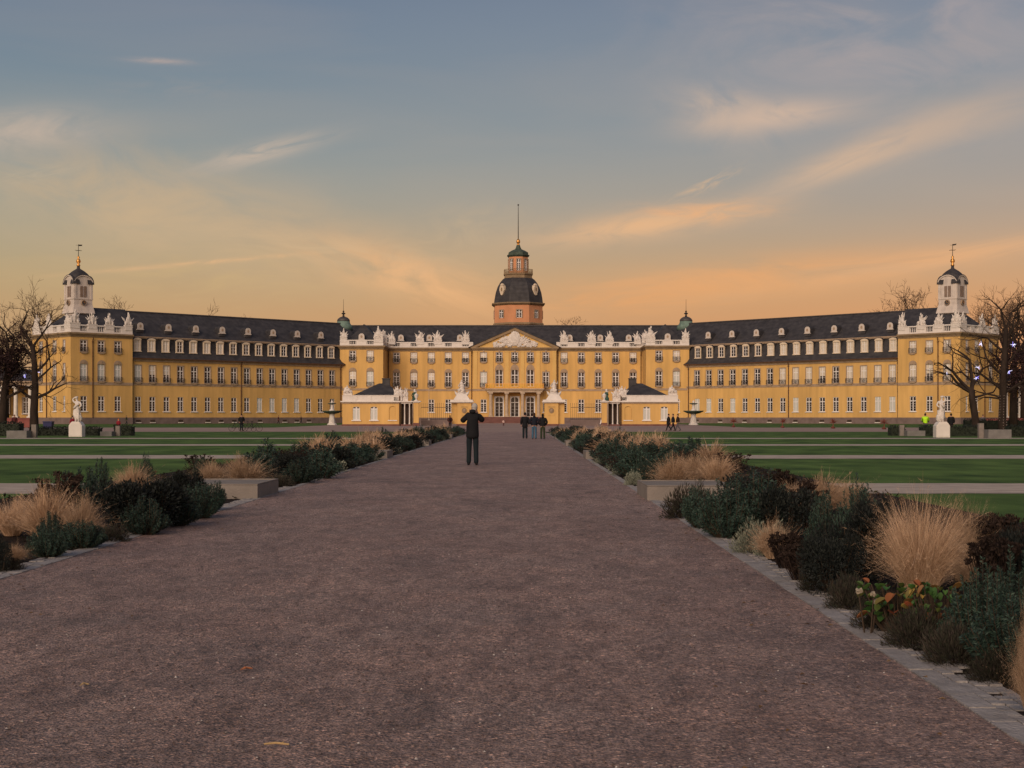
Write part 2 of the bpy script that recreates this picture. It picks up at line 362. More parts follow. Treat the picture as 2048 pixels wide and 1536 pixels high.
_wc = {}
def win_meshes(w, h, arch=0.0, rail=False, style='tall', transom=0.70, sill=True, deco=0, plain=False, sur=None):
    key = (w, h, arch, rail, style, transom, sill, deco, plain, sur)
    if key in _wc: return _wc[key]
    out = {}
    fr = MB(); a = w / 2; y0, y1 = 0.10, 0.17; t = 0.11
    hs = h - arch
    for s in (-1, 1): fr.box(min(s * a, s * (a - t)), max(s * a, s * (a - t)), y0, y1, 0, h)
    fr.box(-a + t, a - t, y0, y1, h - t, h); fr.box(-a + t, a - t, y0, y1, 0, t)
    zt = h * transom
    fr.box(-0.085, 0.085, y0 - 0.02, y1 - 0.01, t, h - t)
    fr.box(-a + t, -0.07, y0 - 0.015, y1 - 0.012, zt - 0.085, zt + 0.085); fr.box(0.07, a - t, y0 - 0.015, y1 - 0.012, zt - 0.085, zt + 0.085)
    nb = 3 if h > 2.6 else 2
    for s in (-1, 1):
        lo, hi = sorted((s * 0.07, s * (a - t)))
        for k in range(1, nb + 1):
            z = t + (zt - 0.07 - t) * k / (nb + 1)
            fr.box(lo, hi, 0.13, 0.155, z - 0.018, z + 0.018)
    out['frame'] = fr.mesh('window_frame', [M['frame']])
    pn = MB(); pn.box(-a + 0.02, a - 0.02, 0.145, 0.152, 0.02, h - 0.02)
    out['pane'] = pn.mesh('window_pane', [M['glass']])
    bl = MB(); bl.box(-a + t, -0.07, 0.125, 0.143, t, h - t); bl.box(0.07, a - t, 0.125, 0.143, t, h - t)
    out['blind_or_glint'] = bl.mesh('blind_or_glint', [M['blind_or_glint']]); out['curtain'] = bl.mesh('curtain', [M['curtain']])
    hb = MB(); hb.box(-a + t, -0.07, 0.125, 0.143, h * 0.45, h - t); hb.box(0.07, a - t, 0.125, 0.143, h * 0.45, h - t)
    out['half'] = hb.mesh('half_blind', [M['blind_or_glint']])
    lb = MB(); lb.box(-a + t, -0.07, 0.125, 0.143, t, h * 0.8); lb.box(0.07, a - t, 0.125, 0.143, t, h * 0.8)
    out['low'] = lb.mesh('low_curtain', [M['curtain']])
    su = MB(); g = 0.17; yo, yi = -0.05, 0.0
    if plain: g = 0.05; yo = -0.015
    su.box(-a - g, -a, yo, yi + 0.1, 0, h + g); su.box(a, a + g, yo, yi + 0.1, 0, h + g); su.box(-a, a, yo, yi + 0.1, h, h + g)
    if arch > 0:
        for s in (-1, 1):
            pts = [(s * a, h)] + [(s * a * math.cos(q), hs + arch * math.sin(q)) for q in [PI / 2 * k / 6 for k in range(7)]]
            su.prism_y(pts if s < 0 else pts[::-1], 0.0, 0.11)
        if deco:
            pts = [((a + g) * math.cos(q), h - arch * 0.2 + (arch + 0.55) * math.sin(q)) for q in [PI * k / 10 for k in range(11)]]
            su.prism_y(pts[::-1], -0.09, -0.01)
    if deco: su.taper(0, -0.06, h + 0.05, h + 0.55, 0.13, 0.07, 0.22, 0.09)
    out['surround'] = su.mesh('window_surround', [M[sur] if sur else (M['plaster_soft'] if plain else M['sand'])])
    if sill and not rail:
        sl = MB(); sl.box(-a - 0.2, a + 0.2, -0.2, 0.1, -0.15, 0); out['sill'] = sl.mesh('window_sill', [M['frame']])
    if rail:
        r = MB(); b = a + 0.14; hr = 0.95; yr = -0.24
        r.box(-b, b, yr - 0.03, yr + 0.03, hr - 0.05, hr); r.box(-b, b, yr - 0.03, yr + 0.03, 0.02, 0.08)
        for s in (-1, 1): r.box(min(s * b, s * (b - 0.05)), max(s * b, s * (b - 0.05)), yr, 0.0, hr - 0.05, hr); r.box(s * b - 0.03, s * b + 0.03, yr - 0.03, yr + 0.03, 0, hr)
        n = 9
        for k in range(n):
            x = -b + 2 * b * (k + 0.5) / n
            r.tube([(x, yr, 0.08), (x + 0.07, yr - 0.05, 0.3), (x - 0.06, yr - 0.06, 0.55), (x, yr, hr - 0.05)], 0.022, 4)
        for s in (-1, 1):
            r.tube([(s * (0.1 + 0.22 * math.cos(q)), yr, 0.48 + 0.22 * math.sin(q)) for q in [2 * PI * k / 10 for k in range(11)]], 0.024, 4)
        out['railing'] = r.mesh('window_railing', [M['iron']])
        bs = MB(); bs.box(-b - 0.05, b + 0.05, -0.3, 0.02, -0.14, 0); bs.taper(0, -0.14, -0.4, -0.14, b * 0.55, 0.1, b * 0.8, 0.14)
        out['balcony_slab'] = bs.mesh('balcony_slab', [M['sand']])
    _wc[key] = out
    return out
def frame_pt(O, th, x, y, z):
    c, s = math.cos(th), math.sin(th)
    return (O[0] + c * x - s * y, O[1] + s * x + c * y, z)
def window(name, O, th, x, z, w, h, y=0.0, cover=None, parent=None, **kw):
    if name in ('casement_window', 'gatehouse_window'): kw['plain'] = True
    if name == 'glazed_door': kw['sur'] = 'frame'
    ms = win_meshes(w, h, **kw)
    o = put(name, ms['frame'], parent or palace, frame_pt(O, th, x, y, z), th)
    sub('pane', ms['pane'], o); sub('surround', ms['surround'], o)
    if 'sill' in ms: sub('sill', ms['sill'], o)
    if 'railing' in ms: sub('railing', ms['railing'], o); sub('balcony_slab', ms['balcony_slab'], o)
    if cover: sub({'half': 'half_blind', 'low': 'curtain'}.get(cover, cover), ms[cover], o)
    return o
def wall(name, O, th, x0, x1, z0, z1, ops=(), mat='plaster', y=0.0, parent=None, depth=0.2):
    """a wall face in its own frame with real openings (centre x, width, bottom, top) and their reveals"""
    b = MB()
    xs = sorted({x0, x1, *[c - w / 2 for c, w, _, _ in ops], *[c + w / 2 for c, w, _, _ in ops]}); zs = sorted({z0, z1, *[o[2] for o in ops], *[o[3] for o in ops]})
    for i in range(len(xs) - 1):
        for j in range(len(zs) - 1):
            cx, cz = (xs[i] + xs[i + 1]) / 2, (zs[j] + zs[j + 1]) / 2
            if any(abs(cx - c) < w / 2 and lo < cz < hi for c, w, lo, hi in ops): continue
            b.quad((xs[i], 0, zs[j]), (xs[i + 1], 0, zs[j]), (xs[i + 1], 0, zs[j + 1]), (xs[i], 0, zs[j + 1]))
    for c, w, lo, hi in ops:
        a, e = c - w / 2, c + w / 2
        b.quad((a, 0, lo), (a, 0, hi), (a, depth, hi), (a, depth, lo)); b.quad((e, 0, hi), (e, 0, lo), (e, depth, lo), (e, depth, hi))
        b.quad((a, 0, hi), (e, 0, hi), (e, depth, hi), (a, depth, hi)); b.quad((e, 0, lo), (a, 0, lo), (a, depth, lo), (e, depth, lo))
    return b.build(name, M[mat], parent or palace, frame_pt(O, th, 0, y, 0), th)
def band(name, O, th, x0, x1, ya, yb, z0, z1, mat, steps=None, parent=None):
    b = MB()
    if steps:
        for (p, q, lo, hi) in steps: b.box(x0 - p, x1 + p if q else x1, ya - p, yb, lo, hi)
    else: b.box(x0, x1, ya, yb, z0, z1)
    return b.build(name, M[mat], parent or palace, frame_pt(O, th, 0, 0, 0), th)
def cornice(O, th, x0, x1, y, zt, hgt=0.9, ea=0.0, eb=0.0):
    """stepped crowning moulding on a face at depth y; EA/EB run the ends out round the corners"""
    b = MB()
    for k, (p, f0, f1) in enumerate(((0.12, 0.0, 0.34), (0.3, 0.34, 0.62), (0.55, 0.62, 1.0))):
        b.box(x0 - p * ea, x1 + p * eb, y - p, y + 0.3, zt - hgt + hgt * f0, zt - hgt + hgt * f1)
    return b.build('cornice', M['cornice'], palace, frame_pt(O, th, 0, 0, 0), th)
def balustrade(O, th, x0, x1, y, z0, z1, opens, w=1.6):
    b = MB(); d = 0.42
    b.box(x0, x1, y - 0.06, y + d + 0.06, z0, z0 + 0.32); b.box(x0, x1, y - 0.08, y + d + 0.08, z1 - 0.24, z1)
    opens = sorted(opens); e = x0
    for c in opens + [None]:
        hi = x1 if c is None else c - w / 2
        if hi > e: b.box(e, hi, y, y + d, z0 + 0.32, z1 - 0.24)
        if c is None: break
        e = c + w / 2
        n = 4; h = z1 - z0 - 0.56
        for k in range(n):
            x = c - w / 2 + w * (k + 0.5) / n
            b.lathe([(0.06, z0 + 0.32), (0.10, z0 + 0.32 + h * 0.3), (0.05, z0 + 0.32 + h * 0.75), (0.08, z1 - 0.24)], 6, x, y + d / 2, 0, cap=False)
    return b.build('balustrade', M['white'], palace, frame_pt(O, th, 0, 0, 0), th)
_tro = {}
def trophy(seed, w, h):
    """carved group of shields, standards and a bust on a block"""
    rnd = random.Random(seed); b = MB()
    b.box(-w * 0.42, w * 0.42, -0.3, 0.3, 0, h * 0.22); b.box(-w * 0.46, w * 0.46, -0.34, 0.34, h * 0.22, h * 0.27)
    b.blob((0, 0, h * 0.46), (w * 0.27, 0.34, h * 0.26), rough=0.25, seed=seed)
    b.blob((rnd.uniform(-.1, .1) * w, -0.05, h * 0.70), (w * 0.13, 0.24, h * 0.16), rough=0.25, seed=seed + 3)
    b.blob((rnd.uniform(-.08, .08) * w, -0.08, h * 0.87), (w * 0.075, 0.15, h * 0.085), rough=0.12, seed=seed + 5)
    for k in range(7):
        a = -1.15 + 2.3 * k / 6 + rnd.uniform(-.12, .12); l = h * rnd.uniform(0.30, 0.62) * (1 - 0.12 * abs(a))
        x0, z0 = math.sin(a) * w * 0.12, h * 0.36
        x1, z1 = x0 + math.sin(a) * l * 0.75, z0 + math.cos(a * 0.75) * l
        xm, zm = (x0 * .4 + x1 * .6), (z0 * .4 + z1 * .6)
        if rnd.random() < 0.18: continue
        b.tube([(x0, 0.05, z0), (xm, rnd.uniform(-.1, .1), zm), (x1, 0.02, z1)], [0.12, rnd.uniform(.09, .2), 0.02], 5)
        if k % 2: b.blob((xm * 0.9, -0.1, zm * 0.96), (0.22, 0.12, 0.3), rough=0.3, seed=seed + k)
    for s in (-1, 1):
        b.blob((s * w * 0.3, -0.1, h * 0.36), (w * 0.15, 0.24, h * 0.13), rough=0.3, seed=seed + s)
        b.lathe([(0.02, -0.06), (0.24, 0.0), (0.02, 0.06)], 8, 0, 0) if False else None
    return b.mesh('roof_sculpture', [M['statue']], smooth=False)
def sculpture(O, th, x, y, z, seed, w=2.1, h=3.0):
    k = (seed, w, h)
    if k not in _tro: _tro[k] = trophy(seed, w, h)
    return put('roof_sculpture', _tro[k], palace, frame_pt(O, th, x, y, z), th)

ZC, ZP = 18.2, 19.55
GW, GH, GZ = 1.42, 3.1, 2.6
FW, FH, FZ = 1.46, 3.5, 8.75
TW, TH_, TZ = 1.42, 2.3, 14.65
rw = random.Random(11)
def covers(n, spec):
    return [spec.get(i) for i in range(n)]
def pipe(O, th, x, y, z0, z1):
    b = MB(); b.tube([(x, y - 0.14, z0), (x, y - 0.14, z1 - 0.7), (x, y - 0.45, z1)], 0.11, 6); b.box(x - 0.16, x + 0.16, y - 0.3, y, z1 - 1.0, z1 - 0.85)
    for k in range(3): b.box(x - 0.14, x + 0.14, y - 0.26, y, z0 + (z1 - z0) * (0.2 + 0.28 * k), z0 + (z1 - z0) * (0.2 + 0.28 * k) + 0.06)
    return b.build('downpipe', M['pipe'], palace, frame_pt(O, th, 0, 0, 0), th)
def dormer_meshes():
    w, h = 1.25, 2.25
    su = MB()
    a = w / 2; g = 0.24
    su.box(-a - g, -a, 0, 0.3, 0, h); su.box(a, a + g, 0, 0.3, 0, h); su.box(-a - g - 0.1, a + g + 0.1, -0.1, 0.3, -0.18, 0)
    pts = [((a + g + 0.06) * math.cos(q), h + 0.06 + 0.46 * math.sin(q)) for q in [PI * k / 8 for k in range(9)]]
    su.prism_y(pts[::-1], -0.08, 0.3); su.box(-a - g - 0.06, a + g + 0.06, -0.05, 0.3, h, h + 0.08)
    ro = MB()
    pts = [((a + g + 0.14) * math.cos(q), h + 0.1 + 0.56 * math.sin(q)) for q in [PI * k / 8 for k in range(9)]]
    ro.prism_y(pts[::-1], 0.0, 2.2)
    for s in (-1, 1): ro.box(min(s * (a + g - 0.02), s * (a + g + 0.04)), max(s * (a + g - 0.02), s * (a + g + 0.04)), 0.31, 2.2, -0.6, h + 0.1)
    fr = MB(); t = 0.08
    for x in (-a, a - t): fr.box(x, x + t, 0.1, 0.2, 0, h)
    fr.box(-a + t, a - t, 0.1, 0.2, h - t, h); fr.box(-a + t, a - t, 0.1, 0.2, 0, t); fr.box(-0.06, 0.06, 0.09, 0.19, t, h - t)
    for k in (1, 2): fr.box(-a + t, -0.06, 0.12, 0.18, h * k / 3 - 0.03, h * k / 3 + 0.03); fr.box(0.06, a - t, 0.12, 0.18, h * k / 3 - 0.03, h * k / 3 + 0.03)
    pn = MB(); pn.box(-a + 0.01, a - 0.01, 0.165, 0.175, 0.01, h - 0.01)
    bl = MB(); bl.box(-a + t, -0.06, 0.15, 0.163, t, h - t); bl.box(0.06, a - t, 0.15, 0.163, t, h - t)
    return (su.mesh('dormer_front', [M['dormer']]), ro.mesh('dormer_roof', [M['slate']]), fr.mesh('dormer_frame', [M['frame']]), pn.mesh('dormer_pane', [M['glass']]), bl.mesh('dormer_blind_or_glint', [M['blind_or_glint']]))
DM = dormer_meshes()
def dormer(O, th, x, z, y, blind_or_glint=False):
    o = put('dormer_window', DM[0], palace, frame_pt(O, th, x, y, z), th)
    sub('dormer_roof', DM[1], o); sub('frame', DM[2], o); sub('pane', DM[3], o)
    if blind_or_glint: sub('blind_or_glint', DM[4], o)
def bull_meshes():
    su = MB(); r = 0.68
    ring = [(r * math.cos(q), 0.75 + r * math.sin(q)) for q in [PI * k / 10 for k in range(11)]]
    su.prism_y((ring + [(-r, 0), (r, 0)])[::-1], 0, 0.28)
    su.box(-r - 0.14, r + 0.14, -0.06, 0.28, -0.12, 0.0)
    ro = MB(); R = r + 0.1
    ring = [(R * math.cos(q), 0.75 + R * math.sin(q)) for q in [PI * k / 10 for k in range(11)]]
    ro.prism_y((ring + [(-R, -0.7), (R, -0.7)])[::-1], 0.12, 2.0)
    pn = MB(); q_ = 0.27
    pn.prism_y([(q_ * math.cos(q), 0.66 + q_ * 1.25 * math.sin(q)) for q in [2 * PI * k / 12 for k in range(12)]][::-1], -0.02, 0.05)
    return su.mesh('bullseye_front', [M['turret']]), ro.mesh('bullseye_roof', [M['slate']]), pn.mesh('bullseye_pane', [M['sand']])
BMH = bull_meshes()
def bullseye(O, th, x, z, y):
    o = put('bullseye_dormer', BMH[0], palace, frame_pt(O, th, x, y, z), th)
    sub('dormer_roof', BMH[1], o); sub('pane', BMH[2], o)

# ---- the two wings with their end pavilions
def squircle(b, prof, mi=0, n=24, cx=0, cy=0):
    o = []
    for r, z, p in prof:
        for i in range(n):
            a = 2 * PI * (i + 0.5) / n; c, s = math.cos(a), math.sin(a)
            k = r / (abs(c) ** p + abs(s) ** p) ** (1 / p)
            o.append((cx + c * k, cy + s * k, z))
    fs = [(k * n + i, k * n + (i + 1) % n, (k + 1) * n + (i + 1) % n, (k + 1) * n + i) for k in range(len(prof) - 1) for i in range(n)]
    fs.append(tuple((len(prof) - 1) * n + i for i in range(n)))
    b.add(o, fs, mi)
def side(sg):
    k = 1.0 if sg < 0 else 1.014
    O = (AX + sg * 40.45, 340.0); th = math.radians(45) * (-sg)
    X = lambda t: sg * t * k
    def rng(t0, t1):
        a, b = X(t0), X(t1); return (min(a, b), max(a, b))
    L = 55.2
    bays = [2.94 + 3.37 * i for i in range(16)]
    if sg < 0:
        cg = covers(16, {3: 'curtain', 4: 'curtain', 5: 'curtain', 6: 'curtain'})
        cf = covers(16, {15: 'curtain', 14: 'half', 13: 'half'}); cd = [i % 5 != 2 and i > 8 for i in range(16)]
    else:
        cg = covers(16, {0: 'curtain', 1: 'curtain', 3: 'curtain', 8: 'curtain', 14: 'curtain', 15: 'curtain'})
        cf = covers(16, {7: 'blind_or_glint', 8: 'blind_or_glint', 9: 'blind_or_glint', 10: 'half', 12: 'blind_or_glint', 13: 'blind_or_glint', 14: 'blind_or_glint', 15: 'blind_or_glint'}); cd = [i >= 6 for i in range(16)]  # pale panels here paint in the sunset sky reflected by this wing's panes
    ops = []
    for i, t in enumerate(bays): ops += [(X(t), GW, GZ, GZ + GH), (X(t), FW, FZ, FZ + FH)]
    x0, x1 = rng(-0.3, L)
    wall('wing_wall', O, th, x0, x1, 1.35, 13.6, ops)
    for i, t in enumerate(bays):
        window('casement_window', O, th, X(t), GZ, GW, GH, cover=cg[i])
        window('tall_window', O, th, X(t), FZ, FW, FH, cover=cf[i], rail=True)
        dormer(O, th, X(t), 15.25, 0.22, cd[i])
    b = MB(); b.box(x0, x1, -0.12, 0.4, 0.0, 1.35)
    b.build('plinth', M['plinth'], palace, frame_pt(O, th, 0, 0, 0), th)
    for i in range(0, 16, 1):
        if i % 2 == 0 or sg < 0 and i % 3 == 0:
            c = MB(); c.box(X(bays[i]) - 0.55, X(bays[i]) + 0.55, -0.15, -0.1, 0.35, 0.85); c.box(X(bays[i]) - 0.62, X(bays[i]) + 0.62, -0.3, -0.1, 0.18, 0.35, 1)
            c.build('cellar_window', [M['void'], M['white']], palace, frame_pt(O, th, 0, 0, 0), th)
    b = MB(); b.box(x0, x1, -0.07, 0.05, 8.05, 8.55); b.box(x0, x1, -0.14, 0.05, 8.42, 8.55 + 0.06)
    b.build('string_course', M['sand'], palace, frame_pt(O, th, 0, 0, 0), th)
    b = MB(); b.box(x0, x1, -0.2, 0.2, 13.05, 13.35); b.box(x0, x1, -0.4, 0.2, 13.35, 13.6)
    b.build('eaves_moulding', M['sand'], palace, frame_pt(O, th, 0, 0, 0), th)
    a0, a1 = rng(-7, L)
    b = MB()
    half = [(-0.6, 13.6), (-0.62, 13.78), (0.0, 14.35), (0.5, 15.4), (0.9, 16.8), (1.15, 18.0), (1.2, 18.25), (7.5, 23.95)]
    b.prism_x(half + [(15 - y, z) for y, z in half[:-1]][::-1], a0, a1)
    b.build('roof', M['slate'], palace, frame_pt(O, th, 0, 0, 0), th)
    b = MB(); b.box(a0 if sg < 0 else x0, x1 if sg < 0 else a1, -0.78, -0.55, 13.56, 13.76)
    b.build('gutter', M['pipe'], palace, frame_pt(O, th, 0, 0, 0), th)
    b = MB(); b.box(x0, x1, 0.72, 1.3, 17.92, 18.12); b.box(x0, x1, 0.6, 1.4, 18.12, 18.34)
    b.build('roof_moulding', M['sand'], palace, frame_pt(O, th, 0, 0, 0), th)
    b = MB(); b.prism_x([(7.25, 23.9), (7.75, 23.9), (7.65, 24.1), (7.35, 24.1)], a0, a1)
    b.build('ridge_cap', M['lead'], palace, frame_pt(O, th, 0, 0, 0), th)
    for j in range(8): bullseye(O, th, X(4.62 + 6.74 * j), 19.9, 1.9)
    pipe(O, th, X(28.1), 0, 1.35, 13.6); pipe(O, th, X(L - 0.35), 0, 1.35, 13.6); pipe(O, th, X(0.5), 0, 1.35, 13.6)
    wall('rear_wall', frame_pt(O, th, 0, 15, 0), th + PI, min(-x0, -x1), max(-x0, -x1), 0, 13.7)
    # pavilion
    T1, py, D = 69.0, -0.75, 16.4
    p0, p1 = rng(L, T1)
    pb = [58.6, 62.3, 66.2]
    ops = []
    for t in pb: ops += [(X(t), GW, GZ, GZ + GH), (X(t), FW, FZ, FZ + FH), (X(t), TW, TZ, TZ + TH_)]
    zc, zp = 18.5, 20.1
    wall('pavilion_wall', O, th, p0, p1, 1.35, zc, ops, y=py)
    for i, t in enumerate(pb):
        window('casement_window', O, th, X(t), GZ, GW, GH, y=py)
        window('tall_window', O, th, X(t), FZ, FW, FH, y=py, rail=True, arch=0.3, deco=1, cover='curtain' if sg < 0 else ('blind_or_glint' if i != 1 else 'half'))
        window('small_window', O, th, X(t), TZ, TW, TH_, y=py, rail=True, cover=None if sg < 0 else 'blind_or_glint')  # on the right pavilion the pale panels paint in reflected orange sky
    e0 = th + sg * PI / 2; OE = frame_pt(O, th, X(T1), py, 0)[:2]
    U = lambda u: sg * u
    q0, q1 = min(0, U(D)), max(0, U(D))
    ops = []
    eb = [(2.7, 0.85), (6.7, GW), (12.6, GW)]
    for u, w in eb: ops += [(U(u), w, GZ, GZ + GH), (U(u), w, FZ, FZ + FH), (U(u), w, TZ, TZ + TH_)]
    wall('pavilion_wall', OE, e0, q0, q1, 1.35, zc, ops)
    for i, (u, w) in enumerate(eb):
        window('casement_window', OE, e0, U(u), GZ, w, GH, cover=None)
        window('tall_window', OE, e0, U(u), FZ, w, FH, rail=True, arch=0.3, deco=1 if w > 1 else 0)
        window('small_window', OE, e0, U(u), TZ, w, TH_, rail=True, cover='blind_or_glint' if i == 1 else None)
    pipe(OE, e0, U(10.0), 0, 1.35, zc - 0.9); pipe(O, th, X(64.25), py, 1.35, zc - 0.9)
    # corner piers, plinth, string course run round two faces, meeting at the corner
    for (oo, aa, lo, hi, yy) in ((O, th, p0, p1, py), (OE, e0, q0, q1, 0.0)):
        pl = MB(); pl.box(lo, hi, yy - 0.12, yy + 0.3, 0, 1.35); pl.build('plinth', M['plinth'], palace, frame_pt(oo, aa, 0, 0, 0), aa)
        pl = MB(); pl.box(lo, hi, yy - 0.08, yy + 0.1, 7.95, 8.55); pl.build('string_course', M['sand'], palace, frame_pt(oo, aa, 0, 0, 0), aa)
    cornice(O, th, p0, p1, py, zc, ea=1 if sg < 0 else 0, eb=0 if sg < 0 else 1); cornice(OE, e0, q0, q1, 0.0, zc)
    balustrade(O, th, p0, p1, py, zc, zp, [X(t) for t in pb]); balustrade(OE, e0, q0 + (0.45 if sg > 0 else 0), q1 - (0.45 if sg < 0 else 0), 0.0, zc, zp, [U(6.7), U(3.4), U(12.6)])
    inner = th + PI / 2 * (-sg)
    wall('pavilion_wall', frame_pt(O, th, X(L), py, 0)[:2], inner, min(0, -sg * 1.0) if False else min(0, -sg * D), max(0, -sg * D), 1.35, zc)
    wall('rear_wall', frame_pt(O, th, 0, py + D, 0)[:2], th + PI, min(-p0, -p1), max(-p0, -p1), 0, zc)
    ro = MB(); zb = 18.7; xa, xb = X(L) , X(T1) - sg * 0.7; ya, yb = py + 0.75, py + D - 0.7; ym = (ya + yb) / 2
    r0, r1 = X(L - 3), X(63.4)
    vs = [(xa, ya, zb), (xb, ya, zb), (xb, yb, zb), (xa, yb, zb), (r0, ym, 24.3), (r1, ym, 24.3)]
    fs = [(0, 1, 5, 4), (1, 2, 5), (2, 3, 4, 5), (3, 0, 4)]
    ro.add(vs, fs if sg > 0 else [f[::-1] for f in fs])
    ro.build('roof', M['slate'], palace, frame_pt(O, th, 0, 0, 0), th)
    # sculptures on the pavilion's parapet
    for i, (t, w, h) in enumerate(((56.1, 1.9, 3.2), (60.4, 2.2, 2.8), (64.2, 2.2, 2.7), (68.1, 2.5, 3.3))): sculpture(O, th, X(t), py + 0.2, zp - 0.75, 20 + i + (5 if sg > 0 else 0), w, h + 0.75)
    for i, u in enumerate((1.7, 9.6, 14.9)): sculpture(OE, e0, U(u), 0.25, zp - 0.75, 31 + i, 2.3, 3.5)
    # clock turret
    TO = frame_pt(O, th, X(63.0), 7.4, 0)[:2]; a = 2.12
    tw = put('clock_turret', None, palace, (TO[0], TO[1], 0), th)
    tw.scale = (0.97, 0.97, 0.955); tw.location.z = 22 * 0.045
    b = MB(); b.box(-a, a, -a, a, 22.0, 29.2)
    b.taper(0, 0, 22.9, 24.7, a + 0.42, a + 0.42, a + 0.04, a + 0.04)
    b.box(-a - 0.12, a + 0.12, -a - 0.12, a + 0.12, 25.9, 26.1)
    for q in range(4):
        g = MB(); ring = [((a + 0.02) * math.cos(p), 29.2 + 1.75 * math.sin(p)) for p in [PI * i / 12 for i in range(13)]]
        g.prism_y(ring[::-1], -a, -a + 0.6)
        ring2 = [((a + 0.22) * math.cos(p), 29.2 + 1.98 * math.sin(p)) for p in [PI * i / 12 for i in range(13)]]
        ring3 = [((a + 0.29) * math.cos(p), 29.2 + 2.06 * math.sin(p)) for p in [PI * i / 12 for i in range(13)]]
        for i in range(12):
            g.prism_y([ring[i], ring2[i], ring2[i + 1], ring[i + 1]][::-1], -a - 0.22, -a + 0.5)
            g.prism_y([ring2[i], ring3[i], ring3[i + 1], ring2[i + 1]][::-1], -a - 0.28, -a + 1.2, 1)
        for s in (-1, 1): g.box(min(s * a, s * (a - 0.5)), max(s * a, s * (a - 0.5)), -a - 0.1, -a, 26.1, 29.2)
        R = Matrix.Rotation(q * PI / 2, 3, 'Z')
        o_ = len(b.m); b.add([tuple(R @ Vector(v)) for v in g.v], g.f); b.m[o_:] = g.m
    w_ = b.mesh('turret_wall', [M['turret'], M['slate']]); sub('turret_wall', w_, tw)
    b = MB(); squircle(b, [(a - 0.12, 29.0, 14), (a - 0.1, 29.7, 9), (a - 0.12, 30.5, 6), (a - 0.2, 31.1, 5), (a - 0.5, 31.6, 4), (a - 0.95, 32.1, 3), (a - 1.5, 32.5, 2.4), (0.35, 32.7, 2), (0.3, 33.2, 2)])
    sub('dome', b.mesh('turret_dome', [M['slate']], smooth=True), tw)
    b = MB(); b.lathe([(0.3, 33.2), (0.42, 33.4), (0.2, 33.7), (0.5, 34.2), (0.4, 34.6), (0.16, 34.9), (0.3, 35.15), (0.06, 35.5)], 10)
    sub('finial', b.mesh('gilt_finial', [M['gold']], smooth=True), tw)
    b = MB(); b.tube([(0, 0, 35.3), (0, 0, 38.0)], [0.075, 0.05], 5); b.box(-0.8, 0.8, -0.03, 0.03, 36.6, 36.68); b.box(-0.03, 0.03, -0.8, 0.8, 36.61, 36.67)
    b.prism_y([(0.05, 37.6), (0.95, 37.7), (0.75, 37.82), (0.95, 37.98), (0.05, 37.92)], -0.025, 0.025); b.tube([(-0.6, 0, 37.76), (0.1, 0, 37.76)], 0.03, 4)
    sub('weathervane', b.mesh('weathervane', [M['iron']]), tw)
    for q in range(4):
        c, s = math.cos(q * PI / 2), math.sin(q * PI / 2)
        def rot(mb):
            R = Matrix.Rotation(q * PI / 2, 3, 'Z'); mb.v = [tuple(R @ Vector(v)) for v in mb.v]; return mb
        lv = MB()
        for s_ in (-1, 1):
            lv.box(s_ * 0.42 - 0.32, s_ * 0.42 + 0.32, -a - 0.06, -a + 0.02, 26.4, 28.75, 0)
            for i in range(9): lv.box(s_ * 0.42 - 0.27, s_ * 0.42 + 0.27, -a - 0.12, -a - 0.05, 26.5 + i * 0.25, 26.6 + i * 0.25, 1)
        sub('louvre_window', rot(lv).mesh('louvre_window', [M['plinth'], M['sand']]), tw)
        cl = MB(); n = 16
        pts = [(0.5 * math.cos(2 * PI * i / n), 25.15 + 0.5 * math.sin(2 * PI * i / n)) for i in range(n)]
        cl.prism_y(pts[::-1], -a - 0.32, -a - 0.02, 0)
        pts2 = [(0.6 * math.cos(2 * PI * i / n), 25.15 + 0.6 * math.sin(2 * PI * i / n)) for i in range(n)]
        for i in range(n): cl.prism_y([pts[i], pts2[i], pts2[(i + 1) % n], pts[(i + 1) % n]][::-1], -a - 0.38, -a - 0.02, 1)
        cl.box(-0.04, 0.04, -a - 0.36, -a - 0.33, 25.15, 25.6, 2); cl.box(0.0, 0.36, -a - 0.36, -a - 0.33, 25.11, 25.18, 2)
        sub('clock', rot(cl).mesh('clock_face', [M['lead'], M['sand'], M['gold']]), tw)
side(-1); side(1)

